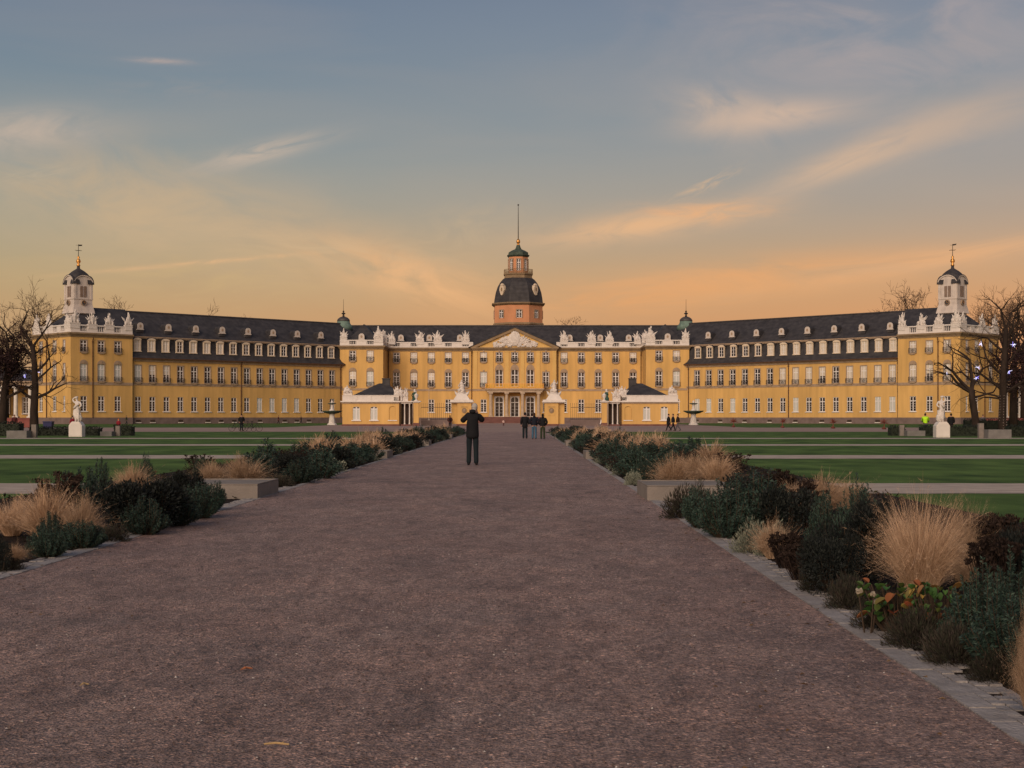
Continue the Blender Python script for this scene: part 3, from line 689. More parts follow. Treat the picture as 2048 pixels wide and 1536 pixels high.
# ---- centre block
O = (AX, 350.0)
def mirror_bays(): pass
cb = [-28.55, -24.35, -20.15, -16.05, -11.9 - 0.0]
def centre_section(sg):
    lo, hi = sorted((sg * 10.05, sg * 30.8))
    xs = [sg * -x for x in cb] if sg > 0 else cb
    ops = []
    for x in xs: ops += [(x, GW, GZ, GZ + GH), (x, FW, FZ, FZ + FH), (x, TW, TZ, TZ + TH_)]
    wall('centre_wall', O, 0, lo, hi, 1.3, ZC, ops)
    cf = ({0: None, 1: 'half', 2: 'half', 3: None, 4: None} if sg < 0 else {}); ct = {1: 'blind_or_glint', 2: 'blind_or_glint', 3: 'half', 4: 'half'} if sg < 0 else {0: 'half', 4: 'blind_or_glint'}
    for i, x in enumerate(xs):
        window('casement_window', O, 0, x, GZ, GW, GH)
        window('tall_window', O, 0, x, FZ, FW, FH, rail=True, arch=0.35, deco=1, cover=cf.get(i))
        window('small_window', O, 0, x, TZ, TW, TH_, rail=True, cover=ct.get(i))
    b = MB(); b.box(lo, hi, -0.12, 0.3, 0, 1.3); b.build('plinth', M['plinth'], palace, (AX, 350, 0))
    b = MB(); b.box(lo, hi, -0.08, 0.1, 7.7, 8.2); b.build('string_course', M['sand'], palace, (AX, 350, 0))
    cornice(O, 0, lo, hi, 0, ZC)
    balustrade(O, 0, lo, hi, 0, ZC, ZP, xs)
    pipe(O, 0, sg * 30.45, 0, 1.3, ZC - 0.9); pipe(O, 0, sg * 10.4, 0, 1.3, ZC - 0.9)
    for i, (x, w, h) in enumerate(((11.9, 2.2, 3.0), (18.6, 2.3, 3.0), (22.9, 2.3, 2.9))): sculpture(O, 0, sg * x, 0.2, ZP - 0.6, 50 + i + (4 if sg > 0 else 0), w, h + 0.6)
    sculpture(O, 0, sg * 29.6, -0.3, ZP - 0.6, 60, 1.9, 3.4)
    for x in (13.3, 20.7, 27.6): bullseye(O, 0, sg * x, 20.0, 1.3)
    # projecting end block
    PO = (AX, 340.0); lo, hi = sorted((sg * 30.8, sg * 40.95))
    px = [sg * 33.85, sg * 37.95]; ops = []
    for x in px: ops += [(x, GW, GZ, GZ + GH), (x, FW, FZ, FZ + FH), (x, TW, TZ, TZ + TH_)]
    wall('centre_wall', PO, 0, lo, hi, 1.3, ZC, ops)
    for i, x in enumerate(px):
        window('casement_window', PO, 0, x, GZ, GW, GH)
        window('tall_window', PO, 0, x, FZ, FW, FH, rail=True, arch=0.35, deco=1, cover=('curtain' if i == 0 else 'half') if sg < 0 else ('curtain' if i else None))
        window('small_window', PO, 0, x, TZ, TW, TH_, rail=True, cover='blind_or_glint' if (i == 0) == (sg < 0) else None)
    b = MB(); b.box(lo, hi, -0.12, 0.3, 0, 1.3); b.build('plinth', M['plinth'], palace, (AX, 340, 0))
    b = MB(); b.box(lo, hi, -0.08, 0.1, 7.7, 8.2); b.build('string_course', M['sand'], palace, (AX, 340, 0))
    cornice(PO, 0, lo, hi, 0, ZC, ea=1, eb=1)
    balustrade(PO, 0, lo, hi, 0, ZC, ZP, px)
    # flank facing the court, and the outer flank
    SO = (AX + sg * 30.8, 340.0); an = -sg * PI / 2
    a, c = sorted((0, -sg * 10.0))
    wall('centre_wall', SO, an, a, c, 1.3, ZC, [])
    b = MB(); b.box(a, c, -0.12, 0.3, 0, 1.3); b.build('plinth', M['plinth'], palace, (*SO, 0), an)
    cornice(SO, an, a + (0.0 if sg < 0 else 0.6), c - (0.6 if sg < 0 else 0.0), 0, ZC)
    balustrade(SO, an, a + (0.45 if sg < 0 else 0), c - (0.45 if sg > 0 else 0), 0, ZC, ZP, [-sg * 5.0])
    SO = (AX + sg * 40.95, 340.0); an = sg * PI / 2; a, c = sorted((0, sg * 26.0))
    wall('centre_wall', SO, an, a, c, 0, ZC, [])
    balustrade(SO, an, a + (0.45 if sg > 0 else 0), c - (0.45 if sg < 0 else 0), 0, ZC, ZP, [])
    sculpture(PO, 0, sg * 40.1, 0.25, ZP - 0.6, 64, 1.9, 3.5); sculpture(PO, 0, sg * 31.9, 0.2, ZP - 0.6, 66 + sg, 2.5, 4.1); sculpture(PO, 0, sg * 30.9, 2.6, ZP - 0.6, 69, 2.0, 3.3)
    bullseye(PO, 0, sg * 36.0, 19.7, 1.0)
    ro = MB(); xm = sg * 35.9
    vs = [(lo + 0.6, 0.7, 18.5), (hi - 0.6, 0.7, 18.5), (hi - 0.6, 18, 18.5), (lo + 0.6, 18, 18.5), (xm, 5.4, 23.6), (xm, 18, 23.6)]
    ro.add(vs, [(0, 1, 4), (1, 2, 5, 4), (3, 0, 4, 5), (2, 3, 5)]); ro.build('roof', M['slate'], palace, (AX, 340, 0))
    # little copper cupola where wing and centre meet
    cu = put('copper_cupola', None, palace, (AX + sg * 41.4, 350.5, 0))
    b = MB(); b.lathe([(2.3, 22.4), (2.15, 23.4), (1.85, 23.75), (1.6, 24.1), (1.5, 24.6)], 16); sub('cupola_drum', b.mesh('cupola_drum', [M['copper']], smooth=True), cu)
    b = MB(); b.lathe([(1.54, 24.6), (1.58, 24.72), (1.38, 25.15), (0.95, 25.5), (0.45, 25.7), (0.2, 25.75)], 16); sub('cupola_dome', b.mesh('cupola_dome', [M['lead']], smooth=True), cu)
    b = MB(); b.lathe([(0.2, 25.7), (0.3, 25.9), (0.12, 26.15), (0.5, 26.4), (0.5, 26.5), (0.12, 26.75), (0.26, 27.0), (0.05, 27.2)], 8); b.tube([(0, 0, 27.1), (0, 0, 29.9)], [0.05, 0.03], 4); sub('finial', b.mesh('cupola_finial', [M['iron']]), cu)
centre_section(-1); centre_section(1)
ro = MB(); prof = [(0.9, 18.4), (8.0, 24.0), (15.1, 18.4)]
ro.prism_x(prof, -41.2, 41.2); ro.build('roof', M['slate'], palace, (AX, 350, 0))
b = MB(); b.prism_x([(7.75, 23.95), (8.25, 23.95), (8.15, 24.15), (7.85, 24.15)], -41.0, 41.0); b.build('ridge_cap', M['lead'], palace, (AX, 350, 0))
wall('rear_wall', (AX, 366.0), PI, -41, 41, 0, 18.4)
# middle bay with pediment, balcony and columns
RO = (AX, 349.1); rb = [-7.5, -3.75, 0.0, 3.75, 7.5]
ops = []
for i, x in enumerate(rb):
    mid = i in (1, 2, 3)
    ops += [(x, TW, TZ + 0.1, TZ + 2.3), (x, 1.7 if mid else FW, FZ, FZ + (4.2 if mid else FH)), (x, 1.95 if mid else GW, 1.5 if mid else GZ, 6.3 if mid else GZ + GH)]
wall('centre_wall', RO, 0, -10.05, 10.05, 1.3, ZC, ops, mat='plaster')
for sg in (-1, 1):
    a, c = sorted((0, sg * 0.9)); wall('centre_wall', (AX + sg * 10.05, 349.1), sg * PI / 2, a, c, 1.3, ZC)
for i, x in enumerate(rb):
    mid = i in (1, 2, 3)
    window('small_window', RO, 0, x, TZ + 0.1, TW, 2.2, rail=True, deco=1, cover='half' if i in (0,) else None)
    if mid:
        window('tall_window', RO, 0, x, FZ, 1.7, 4.2, arch=0.85, deco=1, transom=0.66, sill=False)
        window('glazed_door', RO, 0, x, 1.5, 1.95, 4.8, arch=0.95, transom=0.72, sill=False)
    else:
        window('tall_window', RO, 0, x, FZ, FW, FH, rail=True, deco=1, cover='curtain' if i == 0 else None)
        window('casement_window', RO, 0, x, GZ, GW, GH)
for x in (-9.5, -5.62, -1.87, 1.87, 5.62, 9.5):
    b = MB(); b.box(x - 0.45, x + 0.45, -0.12, 0.0, 8.3, 17.0); b.box(x - 0.52, x + 0.52, -0.16, 0.0, 17.0, 17.3); b.box(x - 0.52, x + 0.52, -0.16, 0, 8.2, 8.5); b.build('pilaster', M['plaster_soft'], palace, (AX, 349.1, 0))
b = MB(); b.box(-10.05, 10.05, -0.12, 0.3, 0, 1.3); b.build('plinth', M['redstone'], palace, (AX, 349.1, 0))
b = MB(); b.box(-10.05, 10.05, -0.08, 0.06, 7.7, 8.2); b.build('string_course', M['sand'], palace, (AX, 349.1, 0))
cornice(RO, 0, -10.05, 10.05, 0, ZC, 0.8, 1, 1)
ped = put('pediment', None, palace, (AX, 349.1, 0))
b = MB(); b.prism_y([(-9.9, 18.2), (9.9, 18.2), (0, 22.3)], 0.05, 6.0); sub('tympanum', b.mesh('tympanum', [M['plaster_soft']]), ped)
b = MB()
for s in (-1, 1):
    q = [(s * 10.75, 18.2), (s * 9.3, 18.2), (0, 22.25), (0, 22.95)]
    b.prism_y(q if s < 0 else q[::-1], -0.45, 0.4, 0)
    q = [(s * 10.9, 18.22), (0, 22.98), (0, 23.12), (s * 11.2, 18.22)]
    b.prism_y(q[::-1] if s < 0 else q, -0.6, 8.0, 1)
sub('raking_cornice', b.mesh('raking_cornice', [M['cornice'], M['slate']]), ped)
b = MB(); rr = random.Random(5)
b.blob((0, -0.2, 20.3), (1.5, 0.4, 1.75), rough=0.12, seed=2, nu=14, nv=9); b.blob((0, -0.3, 21.7), (0.75, 0.3, 0.42), rough=0.25, seed=4)
for k in range(80):
    x = rr.uniform(-4.9, 4.9); top = 22.0 - abs(x) * 0.46; z = rr.uniform(18.4, max(18.6, top - 0.5))
    b.blob((x, -0.12, z), (rr.uniform(0.25, 0.75), 0.28, rr.uniform(0.2, 0.5)), rough=0.3, seed=k * 1.7)
for s in (-1, 1):
    for k in range(4): b.tube([(s * (1.2 + 0.2 * k), -0.1, 19.2), (s * (2.0 + 0.5 * k), -0.3, 20.4 - 0.2 * k), (s * (2.5 + 0.55 * k), -0.1, 21.2 - 0.45 * k)], [0.22, 0.2, 0.05], 5)
sub('relief', b.mesh('pediment_relief', [M['statue']]), ped)
# portico
po = put('portico', None, palace, (AX, 349.1, 0))
b = MB(); b.box(-6.6, 6.6, -3.6, 0, 7.35, 7.75); b.box(-6.8, 6.8, -3.8, 0, 7.75, 8.0); b.box(-7.05, 7.05, -4.05, 0, 8.0, 8.25); sub('balcony', b.mesh('balcony', [M['sand_pale']]), po)
for x in (-5.7, -1.9, 1.9, 5.7):
    b = MB(); b.box(x - 0.55, x + 0.55, -3.65, -2.55, 1.5, 1.75); b.lathe([(0.5, 1.75), (0.52, 1.95), (0.43, 2.05), (0.43, 3.5), (0.36, 6.7), (0.42, 6.8), (0.5, 7.0)], 14, x, -3.1); b.box(x - 0.52, x + 0.52, -3.62, -2.58, 7.0, 7.35)
    sub('column', b.mesh('column', [M['sand_pale']], smooth=False), po)
b = MB(); b.box(-6.9, 6.9, -3.95, -3.88, 9.3, 9.42, 0); b.box(-6.9, 6.9, -3.95, -3.88, 8.3, 8.38, 0)
for k in range(47):
    x = -6.85 + 13.7 * k / 46; b.box(x - 0.03, x + 0.03, -3.94, -3.89, 8.38, 9.3, 0)
for s in (-1, 1): b.box(s * 6.9 - 0.05, s * 6.9 + 0.05, -3.95, 0, 8.3, 9.42, 0)

for k in range(68): b.box(-6.8 + 0.2 * k, -6.71 + 0.2 * k, -3.87, -3.84, 8.4, 9.25, 1)
sub('balcony_railing', b.mesh('balcony_railing', [M['gold'], M['yellow']]), po)
b = MB()
for k in range(8): b.box(-8.0 - 0.3 * k, 8.0 + 0.3 * k, -4.4 - 0.34 * k, -0.13 if k == 0 else -4.4 - 0.34 * (k - 1), 0, 1.48 - 0.185 * k)
sub('steps', b.mesh('steps', [M['redstone']]), po)

# ---- tower behind the centre
TX, TY = -0.97, 375.0
tower = empty('palace_tower', (TX, TY, 0)); ORIG['palace_tower'] = (TX, TY, 0)
tag(tower, 'octagonal salmon tower with dark dome and lantern rising behind the palace roof', 'tower')
A8 = PI / 8; k8 = 1 / math.cos(A8)
def octo(prof, name, mat, parent=tower, a0=A8 + math.radians(2.2), smooth=False, n=8):
    b = MB(); b.lathe([(r * k8, z) for r, z in prof], n, 0, 0, 0, a0); o = bpy.data.objects.new(name, b.mesh(name, [M[mat]], smooth)); COL.objects.link(o); o.parent = parent; return o
octo([(6.15, 0), (6.15, 30.0)], 'tower_wall', 'salmon')
octo([(6.25, 24.9), (6.45, 25.1), (6.45, 25.4), (6.25, 25.6)], 'string_course', 'cornice')
octo([(6.2, 30.0), (6.45, 30.15), (6.8, 30.45), (6.8, 30.7), (6.3, 30.72)], 'cornice', 'cornice')
dome = octo([(6.25, 30.7), (6.1, 32.0), (5.85, 33.4), (5.4, 34.8), (4.75, 36.0), (4.1, 36.8), (3.6, 37.2)], 'dome', 'slate')
octo([(3.55, 37.1), (3.5, 37.9), (3.7, 38.1), (3.75, 38.4)], 'gallery', 'cornice')
lan = octo([(2.45, 38.3), (2.45, 43.1)], 'lantern', 'salmon')
octo([(2.5, 42.7), (2.65, 42.9), (2.85, 43.1), (2.85, 43.25), (2.55, 43.3), (2.5, 43.9), (2.1, 44.15), (1.6, 44.45), (0.85, 44.8), (0.6, 45.3), (0.42, 45.9)], 'lantern_roof', 'copper_dark')
b = MB(); b.lathe([(0.3, 45.8), (0.38, 46.0), (0.25, 46.25), (0.45, 46.5), (0.5, 46.9), (0.35, 47.3), (0.15, 47.5)], 12); put('gilt_ball', b.mesh('gilt_ball', [M['gold']], True), tower, (TX, TY, 0))
b = MB(); b.tube([(0, 0, 47.4), (0, 0, 56.2)], [0.14, 0.07], 6); b.blob((0, 0, 56.3), (0.22, 0.22, 0.22), rough=0); put('flagpole', b.mesh('flagpole', [M['iron']]), tower, (TX, TY, 0))
b = MB()
for i in range(8):
    a = 2 * PI * i / 8 + A8 + math.radians(2.2); a2 = a + PI / 4; R = 3.6 * k8
    p, q = Vector((R * math.cos(a), R * math.sin(a), 0)), Vector((R * math.cos(a2), R * math.sin(a2), 0))
    for z in (39.45, 38.6): b.tube([p + Vector((0, 0, z)), q + Vector((0, 0, z))], 0.07, 4)
    for k in range(7):
        c = p.lerp(q, k / 7); b.tube([(c.x, c.y, 38.4), (c.x, c.y, 39.45)], 0.045 if k else 0.09, 4)
put('gallery_railing', b.mesh('gallery_railing', [M['gold'] if False else M['cornice']]), tower, (TX, TY, 0))
for i in range(8):
    an = 2 * PI * i / 8 + math.radians(2.2) - PI / 2           # outward direction of a face
    rz = an + PI / 2; c, s = math.cos(an), math.sin(an)
    def at(r, z): return (TX + c * r, TY + s * r, z)
    ms = win_meshes(1.35, 2.0, arch=0.5, style='tower', sill=True)
    o = put('tower_window', ms['frame'], tower, at(6.15 + 0.17, 26.75), rz); sub('pane', ms['pane'], o); sub('surround', ms['surround'], o)
    ms = win_meshes(0.95, 3.0, arch=0.45, style='tower', sill=False)
    o = put('lantern_window', ms['frame'], tower, at(2.45 + 0.17, 39.1), rz); sub('pane', ms['pane'], o); sub('surround', ms['surround'], o)
    if i % 2 == 1:
        b = MB(); n = 14
        b.prism_y([(0.8 * math.cos(2 * PI * k / n) * (1 if math.sin(2 * PI * k / n) > -0.3 else 0.8), 1.35 * math.sin(2 * PI * k / n)) for k in range(n)][::-1], -0.5, 0.9, 0)
        b.prism_y([(0.3 * math.cos(2 * PI * k / n), 0.15 + 0.5 * math.sin(2 * PI * k / n)) for k in range(n)][::-1], -0.53, -0.4, 1)
        b.taper(0, -0.2, 1.2, 1.7, 0.5, 0.4, 0.15, 0.2, 0)
        put('oval_dormer', b.mesh('oval_dormer', [M['dormer'], M['cornice']]), tower, at(5.75, 33.9), rz)
# ------------------------------------------------------------------ ground
def sheet(name, x0, x1, y0, y1, z, mat):
    b = MB(); b.quad((x0, y0, z), (x1, y0, z), (x1, y1, z), (x0, y1, z))
    return tag(b.build(name, mat), kind='structure')
def gravel_mat():
    m, nt, b = new_mat('path_gravel'); L = nt.links.new; nd = nt.nodes
    tc = nd.new('ShaderNodeTexCoord')
    def noi(sc, det, vec=None, rough=0.6, dist=0.0):
        n = nd.new('ShaderNodeTexNoise'); n.inputs['Scale'].default_value = sc; n.inputs['Detail'].default_value = det; n.inputs['Roughness'].default_value = rough; n.inputs['Distortion'].default_value = dist
        L(vec or tc.outputs['Object'], n.inputs['Vector']); return n.outputs['Fac']
    def ramp(f, *st):
        r = nd.new('ShaderNodeValToRGB'); e = r.color_ramp.elements
        while len(e) < len(st): e.new(0.5)
        for i, (p, c) in enumerate(st): e[i].position = p; e[i].color = (*c, 1)
        L(f, r.inputs['Fac']); return r.outputs[0]
    def mix(f, a, c, mode='MIX'):
        n = nd.new('ShaderNodeMix'); n.data_type = 'RGBA'; n.blend_type = mode
        for k, v in ((0, f), (6, a), (7, c)):
            if isinstance(v, (int, float)): n.inputs[k].default_value = v
            elif isinstance(v, tuple): n.inputs[k].default_value = (*v, 1)
            else: L(v, n.inputs[k])
        return n.outputs[2]
    mp = nd.new('ShaderNodeMapping'); mp.inputs['Scale'].default_value = (1.0, 0.42, 1); mp.inputs['Rotation'].default_value = (0, 0, 0.15); L(tc.outputs['Object'], mp.inputs[0])
    big = ramp(noi(0.7, 9, mp.outputs[0], 0.68, 0.6), (0.28, (0.37, 0.266, 0.240)), (0.5, (0.53, 0.388, 0.346)), (0.74, (0.68, 0.515, 0.458)))
    med = ramp(noi(4.6, 10, mp.outputs[0], 0.78, 0.6), (0.36, (0.42, 0.385, 0.385)), (0.56, (1.0, 1.0, 1.0)))
    col = mix(0.8, big, med, 'MULTIPLY')
    fine = ramp(noi(42.0, 6, mp.outputs[0], 0.8), (0.36, (0.26, 0.235, 0.235)), (0.58, (1.15, 1.13, 1.12)))
    col = mix(0.9, col, fine, 'MULTIPLY')
    vor = nd.new('ShaderNodeTexVoronoi'); vor.inputs['Scale'].default_value = 60; L(tc.outputs['Object'], vor.inputs['Vector'])
    hs = nd.new('ShaderNodeSeparateColor'); L(vor.outputs['Color'], hs.inputs[0])
    grain = ramp(hs.outputs[0], (0.0, (0.45, 0.43, 0.43)), (0.35, (0.8, 0.77, 0.77)), (0.8, (1.15, 1.08, 1.02)), (0.97, (1.6, 1.4, 1.2)), (1.0, (2.4, 2.2, 2.0)))
    col = mix(0.9, col, grain, 'MULTIPLY')
    warm = ramp(noi(0.8, 5), (0.36, (0.86, 0.85, 0.86)), (0.66, (1.1, 1.02, 0.98)))
    col = mix(1.0, col, warm, 'MULTIPLY')
    L(col, b.inputs['Base Color']); b.inputs['Roughness'].default_value = 0.62; b.inputs['Specular IOR Level'].default_value = 0.45
    hsum = nd.new('ShaderNodeMath'); hsum.operation = 'MULTIPLY_ADD'
    L(noi(9.0, 8, None, 0.7), hsum.inputs[0]); hsum.inputs[1].default_value = 2.2; L(vor.outputs['Distance'], hsum.inputs[2])
    bp = nd.new('ShaderNodeBump'); bp.inputs['Strength'].default_value = 1.0; bp.inputs['Distance'].default_value = 0.045
    L(hsum.outputs[0], bp.inputs['Height']); L(bp.outputs[0], b.inputs['Normal'])
    return m
M['gravel'] = gravel_mat()
M['lawn'] = pbr('lawn_grass', (0.040, 0.086, 0.018), 0.9, 0.35, 1.1, 0.7, 30, 0.10, stretch=(0.6, 0.3, 1), col2=(0.108, 0.180, 0.042), detail=9)
M['sandpath'] = pbr('pale_path_gravel', (0.40, 0.33, 0.275), 0.9, 0.2, 1.5, 0.3, 40, 0.2)
M['road'] = pbr('court_gravel', (0.30, 0.21, 0.175), 0.9, 0.16, 0.12, 0.2, 30, 0.2, stretch=(0.4, 1, 1))
M['soil'] = pbr('bed_soil', (0.022, 0.015, 0.012), 0.95, 0.5, 5, 0.8, 30, 0.1)
M['far'] = pbr('park_ground', (0.05, 0.055, 0.03), 0.95, 0.3, 0.05, 0, 30, 0.1)
M['kerb'] = pbr('edging_stone', (0.275, 0.25, 0.24), 0.85, 0.22, 6, 0.5, 40, 0.25)
M['block'] = pbr('bench_stone', (0.21, 0.18, 0.158), 0.85, 0.15, 3, 0.3, 30, 0.2)
PL, PR = -4.62, 2.2
sheet('ground', -3000, 3000, -400, 5000, -0.03, M['far'])
sheet('lawn', -260, PL - 4.6, -20, 142, 0.0, M['lawn']); sheet('lawn', PR + 4.6, 260, -20, 142, 0.0, M['lawn'])
sheet('planting_bed', PL - 4.6, PL - 0.02, -20, 128, 0.004, M['soil']); sheet('planting_bed', PR + 0.02, PR + 4.6, -20, 128, 0.004, M['soil'])
# the gravel path is a finely rolling sheet, not a plane
b = MB()
ys = [-8 + 0.5 * i for i in range(24)] + [4 + 0.06 * i for i in range(200)] + [16 + 0.35 * i for i in range(51)] + [34 + 1.2 * i for i in range(1, 80)] + [142]
xs = [PL + (PR - PL) * i / 113 for i in range(114)]
for y in ys:
    for x in xs:
        e = min(1, (x - PL) / 0.4, (PR - x) / 0.4)
        k = 1.0 if y < 60 else 0.4
        b.v.append((x, y, 0.010 + k * e * (0.022 * mnoise.noise((x * 0.7, y * 0.55, 3)) + 0.011 * mnoise.noise((x * 2.1, y * 1.9, 9)) + (0.008 * mnoise.noise((x * 7.3, y * 6.1, 5)) if y < 16 else 0))))
n = len(xs)
for j in range(len(ys) - 1):
    for i in range(n - 1): b.f.append([j * n + i, j * n + i + 1, (j + 1) * n + i + 1, (j + 1) * n + i]); b.m.append(0)
tag(b.build('gravel_path', M['gravel'], smooth=True), kind='structure')
for y0, y1 in ((27.4, 31.6), (50.4, 55.0), (73.0, 77.0), (96.0, 100.0)):
    for xa_, xb_ in ((-160, PL - 4.4), (PR + 4.4, 160)):
        b = MB(); n_ = 420
        for i in range(n_ + 1):
            x = xa_ + (xb_ - xa_) * i / n_; b.v += [(x, y0 + 0.14 * mnoise.noise((x * .9, y0, 1)) + 0.06 * mnoise.noise((x * 4, y0, 2)), 0.006), (x, y1 + 0.14 * mnoise.noise((x * .9, y1, 1)) + 0.06 * mnoise.noise((x * 4, y1, 2)), 0.006)]
        b.f = [[2 * i, 2 * i + 2, 2 * i + 3, 2 * i + 1] for i in range(n_)]; b.m = [0] * n_; tag(b.build('lawn_path', M['sandpath']), kind='structure')
sheet('road', -260, 260, 142, 198, 0.004, M['road'])
sheet('palace_court', -34, 31, 198, 352, 0.006, M['road'])
sheet('lawn', -160, -34, 198, 345, 0.008, M['lawn']); sheet('lawn', 31, 160, 198, 345, 0.008, M['lawn'])
# edging: a run of flat stones with a second row of small setts, laid as separate stones with gaps
rs = random.Random(3)
def edging(x0, out):
    b = MB(); y = 2.0
    while y < 128:
        l = rs.uniform(0.26, 0.40) if y < 45 else 2.4
        dz = rs.uniform(-0.006, 0.008); dx = rs.uniform(-0.006, 0.006)
        a, c = sorted((x0 + dx, x0 + out * 0.138 + dx))
        b.taper((a + c) / 2, y + l / 2, -0.05, 0.016 + dz * .5, (c - a) / 2, l / 2 - 0.004, (c - a) / 2 - 0.002, l / 2 - 0.006)
        y += l
    y = 2.0
    while y < 30:
        l = rs.uniform(0.09, 0.13)
        for r in (0.182, 0.260, 0.338):
            if r > 0.2 and rs.random() < 0.2: continue
            if r > 0.3 and y > 11: continue
            cx = x0 + out * r; b.taper(cx, y + l / 2, -0.05, 0.016 + rs.uniform(-0.008, 0.004), 0.036, l / 2 - 0.004, 0.034, l / 2 - 0.006)
        y += l
    return tag(b.build('path_edging', M['kerb']), kind='structure')
edging(PR, 1); edging(PL, -1)
# loose pebbles near the viewer: more than anyone would count
b = MB(); rp = random.Random(8)
for i in range(16000):
    y = 3.6 + 22 * rp.random() ** 2.2; x = rp.uniform(PL + 0.1, PR - 0.05)
    if abs(x) > y * 0.4 + 0.4: continue
    r = rp.uniform(0.003, 0.009) * (1.5 if rp.random() < 0.06 else 1); z = 0.012 + 0.022 * mnoise.noise((x * 0.7, y * 0.55, 3)) + 0.011 * mnoise.noise((x * 2.1, y * 1.9, 9))
    a = rp.uniform(0, 6.3); c, s = math.cos(a) * r, math.sin(a) * r
    b.add([(x + c, y + s, z), (x - s, y + c * 0.7, z), (x - c, y - s, z), (x + s, y - c * 0.8, z), (x, y, z + r * 0.8)], [(0, 1, 4), (1, 2, 4), (2, 3, 4), (3, 0, 4)])
M['pebble'] = leafmat('pebble', [(0.05, 0.035, 0.033), (0.12, 0.085, 0.078), (0.20, 0.15, 0.13), (0.13, 0.09, 0.08), (0.09, 0.06, 0.055), (0.25, 0.19, 0.17), (0.10, 0.07, 0.06), (0.60, 0.54, 0.50)], 0.8)
tag(b.build('gravel', M['pebble']), kind='stuff')
M['straw'] = pbr('dry_straw', (0.42, 0.28, 0.13), 0.8, 0.2, 30)
M['rust_leaf'] = pbr('rust_leaf', (0.40, 0.14, 0.05), 0.8, 0.2, 30)
x, y = gp(553, 1497); b = MB(); b.tube([(-0.055, 0, 0.02), (0.0, 0.004, 0.024), (0.055, -0.002, 0.019)], [0.004, 0.005, 0.004], 5); b.tube([(0.01, 0, 0.02), (0.03, 0.015, 0.026)], [0.003, 0.002], 4)
tag(b.build('twig', M['straw'], None, (x, y, 0.0)), 'pale snapped twig lying on the gravel close to the viewer', 'twig')
def leaf_litter(px, py, label, sc, mat):
    x, y = gp(px, py); b = MB()
    b.add([(-0.03 * sc, 0, 0.016), (0, -0.014 * sc, 0.026), (0.032 * sc, 0.004, 0.018), (0.004, 0.02 * sc, 0.03), (0.05 * sc, 0.006, 0.02)], [(0, 1, 3), (1, 2, 3), (2, 4, 3)])
    b.add([(v[0], v[1], v[2] - 0.003) for v in b.v], [(3, 1, 0), (3, 2, 1), (3, 4, 2)]); tag(b.build('fallen_leaf', mat, None, (x, y, 0.004), 0.5), label, 'leaf')
leaf_litter(490, 1346, 'curled orange leaf lying alone on the gravel path', 1.0, M['rust_leaf'])
leaf_litter(166, 1378, 'small pale leaf lying on the gravel on the open side of the path', 0.7, M['straw'])

# thin scatter of fallen leaves, thickest along the beds
b = MB(); rl = random.Random(44)
for i in range(170):
    y = 5 + 30 * rl.random() ** 1.4; x = (PR - abs(rl.gauss(0, .7))) if rl.random() < .6 else (PL + abs(rl.gauss(0, .9))); s_ = rl.uniform(.012, .028); a = rl.uniform(0, 6.28); c, s2 = math.cos(a) * s_, math.sin(a) * s_; z = 0.03
    b.add([(x - c, y - s2, z), (x + s2 * .5, y - c * .5, z + .008), (x + c, y + s2, z + .004), (x - s2 * .5, y + c * .5, z + .012)], [(0, 1, 2), (0, 2, 3)])
M['litter'] = leafmat('leaf_litter', [(0.09, 0.05, 0.03), (0.16, 0.09, 0.04), (0.05, 0.03, 0.025), (0.22, 0.14, 0.07)], 0.8)
tag(b.build('fallen_leaves', M['litter']), kind='stuff')
# low undergrowth and dead leaves between the shrubs
b = MB(); ru = random.Random(71)
for i in range(15000):
    y = 4.5 + 75 * ru.random() ** 1.5; sg = ru.choice((-1, 1)); x = (PR if sg > 0 else PL) + sg * (0.42 + 4.1 * ru.random()); h_ = ru.uniform(.01, .10) * (1 + .6 * mnoise.noise((x, y, 4)))
    k = ru.uniform(.02, .05) * (1 if y < 25 else 1.7); d = Vector((ru.uniform(-1, 1), ru.uniform(-1, 1), ru.uniform(-.1, 1))).normalized() * k; q = d.orthogonal().normalized() * k * .3; p = Vector((x, y, max(.012, h_)))
    b.add([tuple(p - d * .5), tuple(p + q), tuple(p + d * .8), tuple(p - q)], [(0, 1, 2, 3)])
M['under'] = leafmat('undergrowth_leaf', [(0.014, 0.018, 0.010), (0.03, 0.02, 0.014), (0.022, 0.032, 0.014), (0.06, 0.035, 0.02), (0.018, 0.014, 0.012)], 0.8, 0.1)
tag(b.build('undergrowth', M['under']), kind='stuff')
# low stone slabs set into the beds
def slab(y0, sg, label, xe, w=1.5, h=0.25):
    b = MB(); x0, x1 = sorted((xe, xe + sg * w))
    b.taper((x0 + x1) / 2, y0 + 1.1, 0, h - 0.02, w / 2, 1.1, w / 2, 1.1); b.taper((x0 + x1) / 2, y0 + 1.1, h - 0.02, h, w / 2, 1.1, w / 2 - 0.015, 1.085)
    o = empty('stone_bench', ((x0 + x1) / 2, y0 + 1.1, 0)); tag(o, label, 'stone bench', 'low stone benches set in the flower beds')
    for v in range(len(b.v)): b.v[v] = (b.v[v][0] - o.location.x, b.v[v][1] - o.location.y, b.v[v][2])
    sub('bench_block', b.mesh('bench_block', [M['block']]), o)
    c = MB(); t = 0.05; hx, hy = w / 2, 1.1
    for (a0, a1, c0, c1) in ((-hx, hx, -hy, -hy + t), (-hx, hx, hy - t, hy), (-hx, -hx + t, -hy + t, hy - t), (hx - t, hx, -hy + t, hy - t)): c.box(a0, a1, c0, c1, h + 0.002, h + 0.02)
    sub('rim', c.mesh('bench_rim', [M['block']]), o)
ordn = ['closest to the viewer', 'second from the viewer', 'third from the viewer', 'farthest from the viewer']
